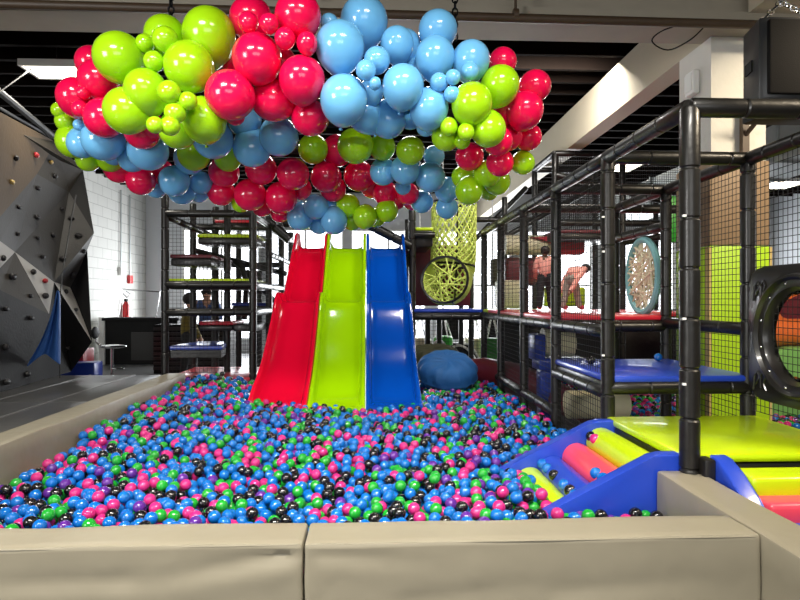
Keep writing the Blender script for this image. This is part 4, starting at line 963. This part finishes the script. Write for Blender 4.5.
DATA = """
A g 119 57 25.5 26 3.75;A g 165 35 21 21 3.85;A g 145 43 9.5 9.5 3.72;A g 165 39 13 13 3.62;A g 209 35 23 31 3.8;A g 189 66 25 26 3.68;A g 154 61 10.5 10.5 3.66;A g 146 91 20 24 3.7;A g 127 111 24 24 3.74;A g 169 92 11.5 12 3.52;A g 188 101 9.5 9.5 3.56;A g 175 113 11 11 3.56;A g 155 125 8.5 9 3.58;A g 170 126 10 10 3.54;A g 178 130 19 20 3.85;A g 204 119 22 24 3.78;A g 184 112 15 20 3.85
D p 92 62 16.5 17 4.1;D p 99 79 22 20 3.98;D p 76 97 18 20.5 4.05;D p 83 93 6 7 3.9;D p 80 109 8.5 9 3.92;D p 104 118 20 20.5 3.92;D p 142 132 19 17 3.95;D p 152 126 13 13 3.9;D g 59 110 8 8 4.2;D g 66 121 9.5 12 4.25;D g 73 141 16 18 4.3
G b 79 125 6 6 4.1;G b 82 143 12 18 4.2;G b 103 140 23 20 4.1;G b 148 151 21 20 4.15;G b 132 158 14 15 4.3;G b 113 155 11 11 4.4;G g 88 160 13 11 4.5;G g 110 159 14 13 4.45;G p 119 168 16 15 4.6;G p 141 181 15 14.5 4.6;G p 161 172 13 13 4.8;G b 174 181 16 15.5 4.7;G b 156 187 12 11 4.9;G b 182 190 15 15 5.0;G b 201 183 11.5 12 4.9;G b 199 193 10 10 5.1;G g 194 155 17 16 4.5;G b 190 159 16 16 4.65
H b 213 139 20 21 4.15;H b 245 120 17 17 4.3;H b 252 148 18.5 20.5 4.35;H b 279 137 20 20 4.25;H g 228 158 14 14 4.6;H g 313 149 15.5 15.5 4.8;H p 224 172 16 15.5 4.85;H p 261 169 16.5 16 4.8;H p 293 174 16.5 17 4.8;H p 221 192 14 14.5 5.0;H p 250 195 17 16 4.95;H p 281 198 16 17 5.0;H p 262 207 10.5 10 5.3;H p 280 213 10 10 5.4;H p 301 189 10 12 5.2;H g 241 203 10 10 5.5
B p 251 18 22 22 3.85;B p 248 22 10.5 10.5 3.6;B p 269 23 10 10 3.62;B p 298 15 23.5 24 3.8;B p 285 38 10.5 11 3.58;B p 307 43 10 11.5 3.6;B p 257 58 25 26 3.68;B p 230 95 25 26 3.7;B p 302 79 22.5 24.5 3.7;B p 272 100 21 22 3.88;B p 310 117 20 19.5 3.95;B p 235 116 10 10 3.95;B p 230 62 9 10 3.95;B p 281 62 16 16 3.95
C b 364 21 23 26 3.88;C b 329 22 9 9 4.1;C b 340 46 24.5 26.5 3.72;C b 344 99 23 26 3.72;C b 397 44 16 18.5 3.82;C b 405 46 14 19 3.95;C b 377 60 13 14 3.68;C b 366 70 10.5 10.5 3.6;C b 375 83 5.5 7 3.62;C b 403 86 20 23 3.68;C b 438 29 20 20 3.95;C b 435 57 19 22 3.8;C b 471 60 18 21 3.9;C b 470 71 9.5 9.5 3.72;C b 439 82 9 10 3.62;C b 453 77 8 8 3.66;C b 452 94 8.5 8.5 3.62;C b 429 108 18.5 22 3.8;C b 364 113 17 20 3.95;C b 388 120 17 20 4.0;C b 410 118 12 12 4.1;C b 426 127 10 10 4.05;C b 371 92 12 14 3.85;C b 417 70 10 14 3.95
E g 500 85 19 21 3.85;E g 472 103 20.5 22 3.75;E g 488 129 17 20 3.85;E g 446 137 15.5 14 3.95;E g 449 127 8.5 10 3.8;E g 466 132 8 9.5 3.76;E g 462 141 9 8 3.9
F p 503 61 14.5 14 4.1;F p 535 86 16 17 4.1;F p 525 110 18 20 4.0;F p 505 108 15 17 4.1;F p 528 137 14 14.5 4.3;F p 498 141 16 15 4.05;F p 509 137 14 14 4.2;F p 500 163 15.5 13 4.3;F p 469 157 16 13 4.4;F g 523 163 12 12.5 4.6
J g 487 174 14 14 4.7;J g 497 182 14 13.5 4.85;J g 469 191 13.5 15 4.75;J g 463 177 12 12 4.95;J g 489 191 10 10 5.0
I p 326 177 15.5 16.5 5.1;I p 333 189 13.5 13.5 5.3;I p 337 151 15 17 5.1;I p 359 176 16 16 5.3;I g 355 146 19 18 4.6;I g 382 147 14 14 4.8;I g 410 151 15.5 14 4.6;I b 383 172 12.5 15 5.0;I b 405 170 15 15.5 4.8;I b 430 177 15.5 16 4.9;I b 434 156 12 10 4.9;I b 403 187 8.5 8 5.2
J b 447 190 12.5 13.5 5.2;J b 422 202 12.5 11 5.4;J b 447 208 12 11 5.35;I p 385 193 13 12.5 5.4;I p 408 194 12 11 5.3;I p 396 200 11 10 5.5;I p 412 202 9 9 5.55;I p 372 187 12 12 5.5
K b 316 207 13 13 5.30;K b 300 217 12.5 15 5.40;K b 334 221 12.5 15 5.35;K b 319 224 10.5 11 5.55;K b 332 207 11 11 5.50;K g 348 206 13.5 11.5 5.40;K g 365 217 12 13 5.30;K g 387 211 11.5 12 5.40;K g 352 221 10 10 5.60;K g 376 218 10 10 5.55
"""
CNM = {'g': 'lime', 'p': 'pink', 'b': 'blue'}; rec = []
for e in DATA.replace('\n', ';').split(';'):
    e = e.split()
    if len(e) == 7: rec.append((e[0], CNM[e[1]], *map(float, e[2:])))
for _it in range(3):
    for i, a in enumerate(rec):
        best = None
        for dz in (0, -.08, .08, -.16, .16, -.24, .24, -.32, .32, -.4, .4, -.5, .5, -.65, .65):
            zc_ = a[6]+dz; pa = PC(a[2], a[3], zc_); ra = (a[4]+a[5])/2*zc_/FP
            if any(j != i and (PC(b[2], b[3], b[6])-pa).length < ra+(b[4]+b[5])/2*b[6]/FP-.004 for j, b in enumerate(rec)): best = zc_; break
        if best is not None and best != a[6]: rec[i] = a[:6]+(best,)+a[7:]
core = [HC+Vector((HA*math.cos(t), HB*math.sin(t), 0)) for t in [2*PI*k/90 for k in range(90)]]
grp = {}
for r_ in rec:
    rad = (r_[4]+r_[5])/2*r_[6]/FP; size = 'large' if rad > .125 else 'medium' if rad > .085 else 'small'
    grp.setdefault((size, r_[1], r_[0]), []).append((r_, rad))
ORD = ['first', 'second', 'third', 'fourth', 'fifth', 'sixth', 'seventh', 'eighth', 'ninth', 'tenth', 'eleventh', 'twelfth', 'thirteenth']
for (size, c, k), lst in grp.items():
    lst.sort(key=lambda q: q[0][2]); n = len(lst)
    for i, (r_, rad) in enumerate(lst):
        pos = '' if n == 1 else ('leftmost ' if i == 0 else 'rightmost ' if i == n-1 else ORD[i]+' from left ')
        p = PC(r_[2], r_[3], r_[6]); q = min(core, key=lambda z: (z-p).length)
        d = (q-p); d = d.normalized() if d.length > .02 else Vector((0, .6, .6)).normalized()
        if (r_[5]-r_[4]) > 1.2: d = (d*.4+Vector((0, 0, -.8))).normalized() if r_[3] < 120 else (d*.4+Vector((0, 0, .9))).normalized()
        d = (d+Vector((0, .35, 0))).normalized(); d.y = max(d.y, .25); d = d.normalized()
        o = bpy.data.objects.new('balloon', BLM[c]); COL.objects.link(o); o.location = p
        o.rotation_mode = 'QUATERNION'; o.rotation_quaternion = (-d).to_track_quat('Z', 'Y')
        s = rad/1.03; asp = max(1.0, min(1.15, r_[5]/r_[4])); o.scale = (s, s, s*(.96+.5*(asp-1)))
        tag(o, '%s%s %s balloon %s of cloud' % (pos, size, {'lime': 'lime green', 'pink': 'hot pink', 'blue': 'sky blue'}[c], CL[k]), 'balloon', 'balloons of the hanging balloon cloud')
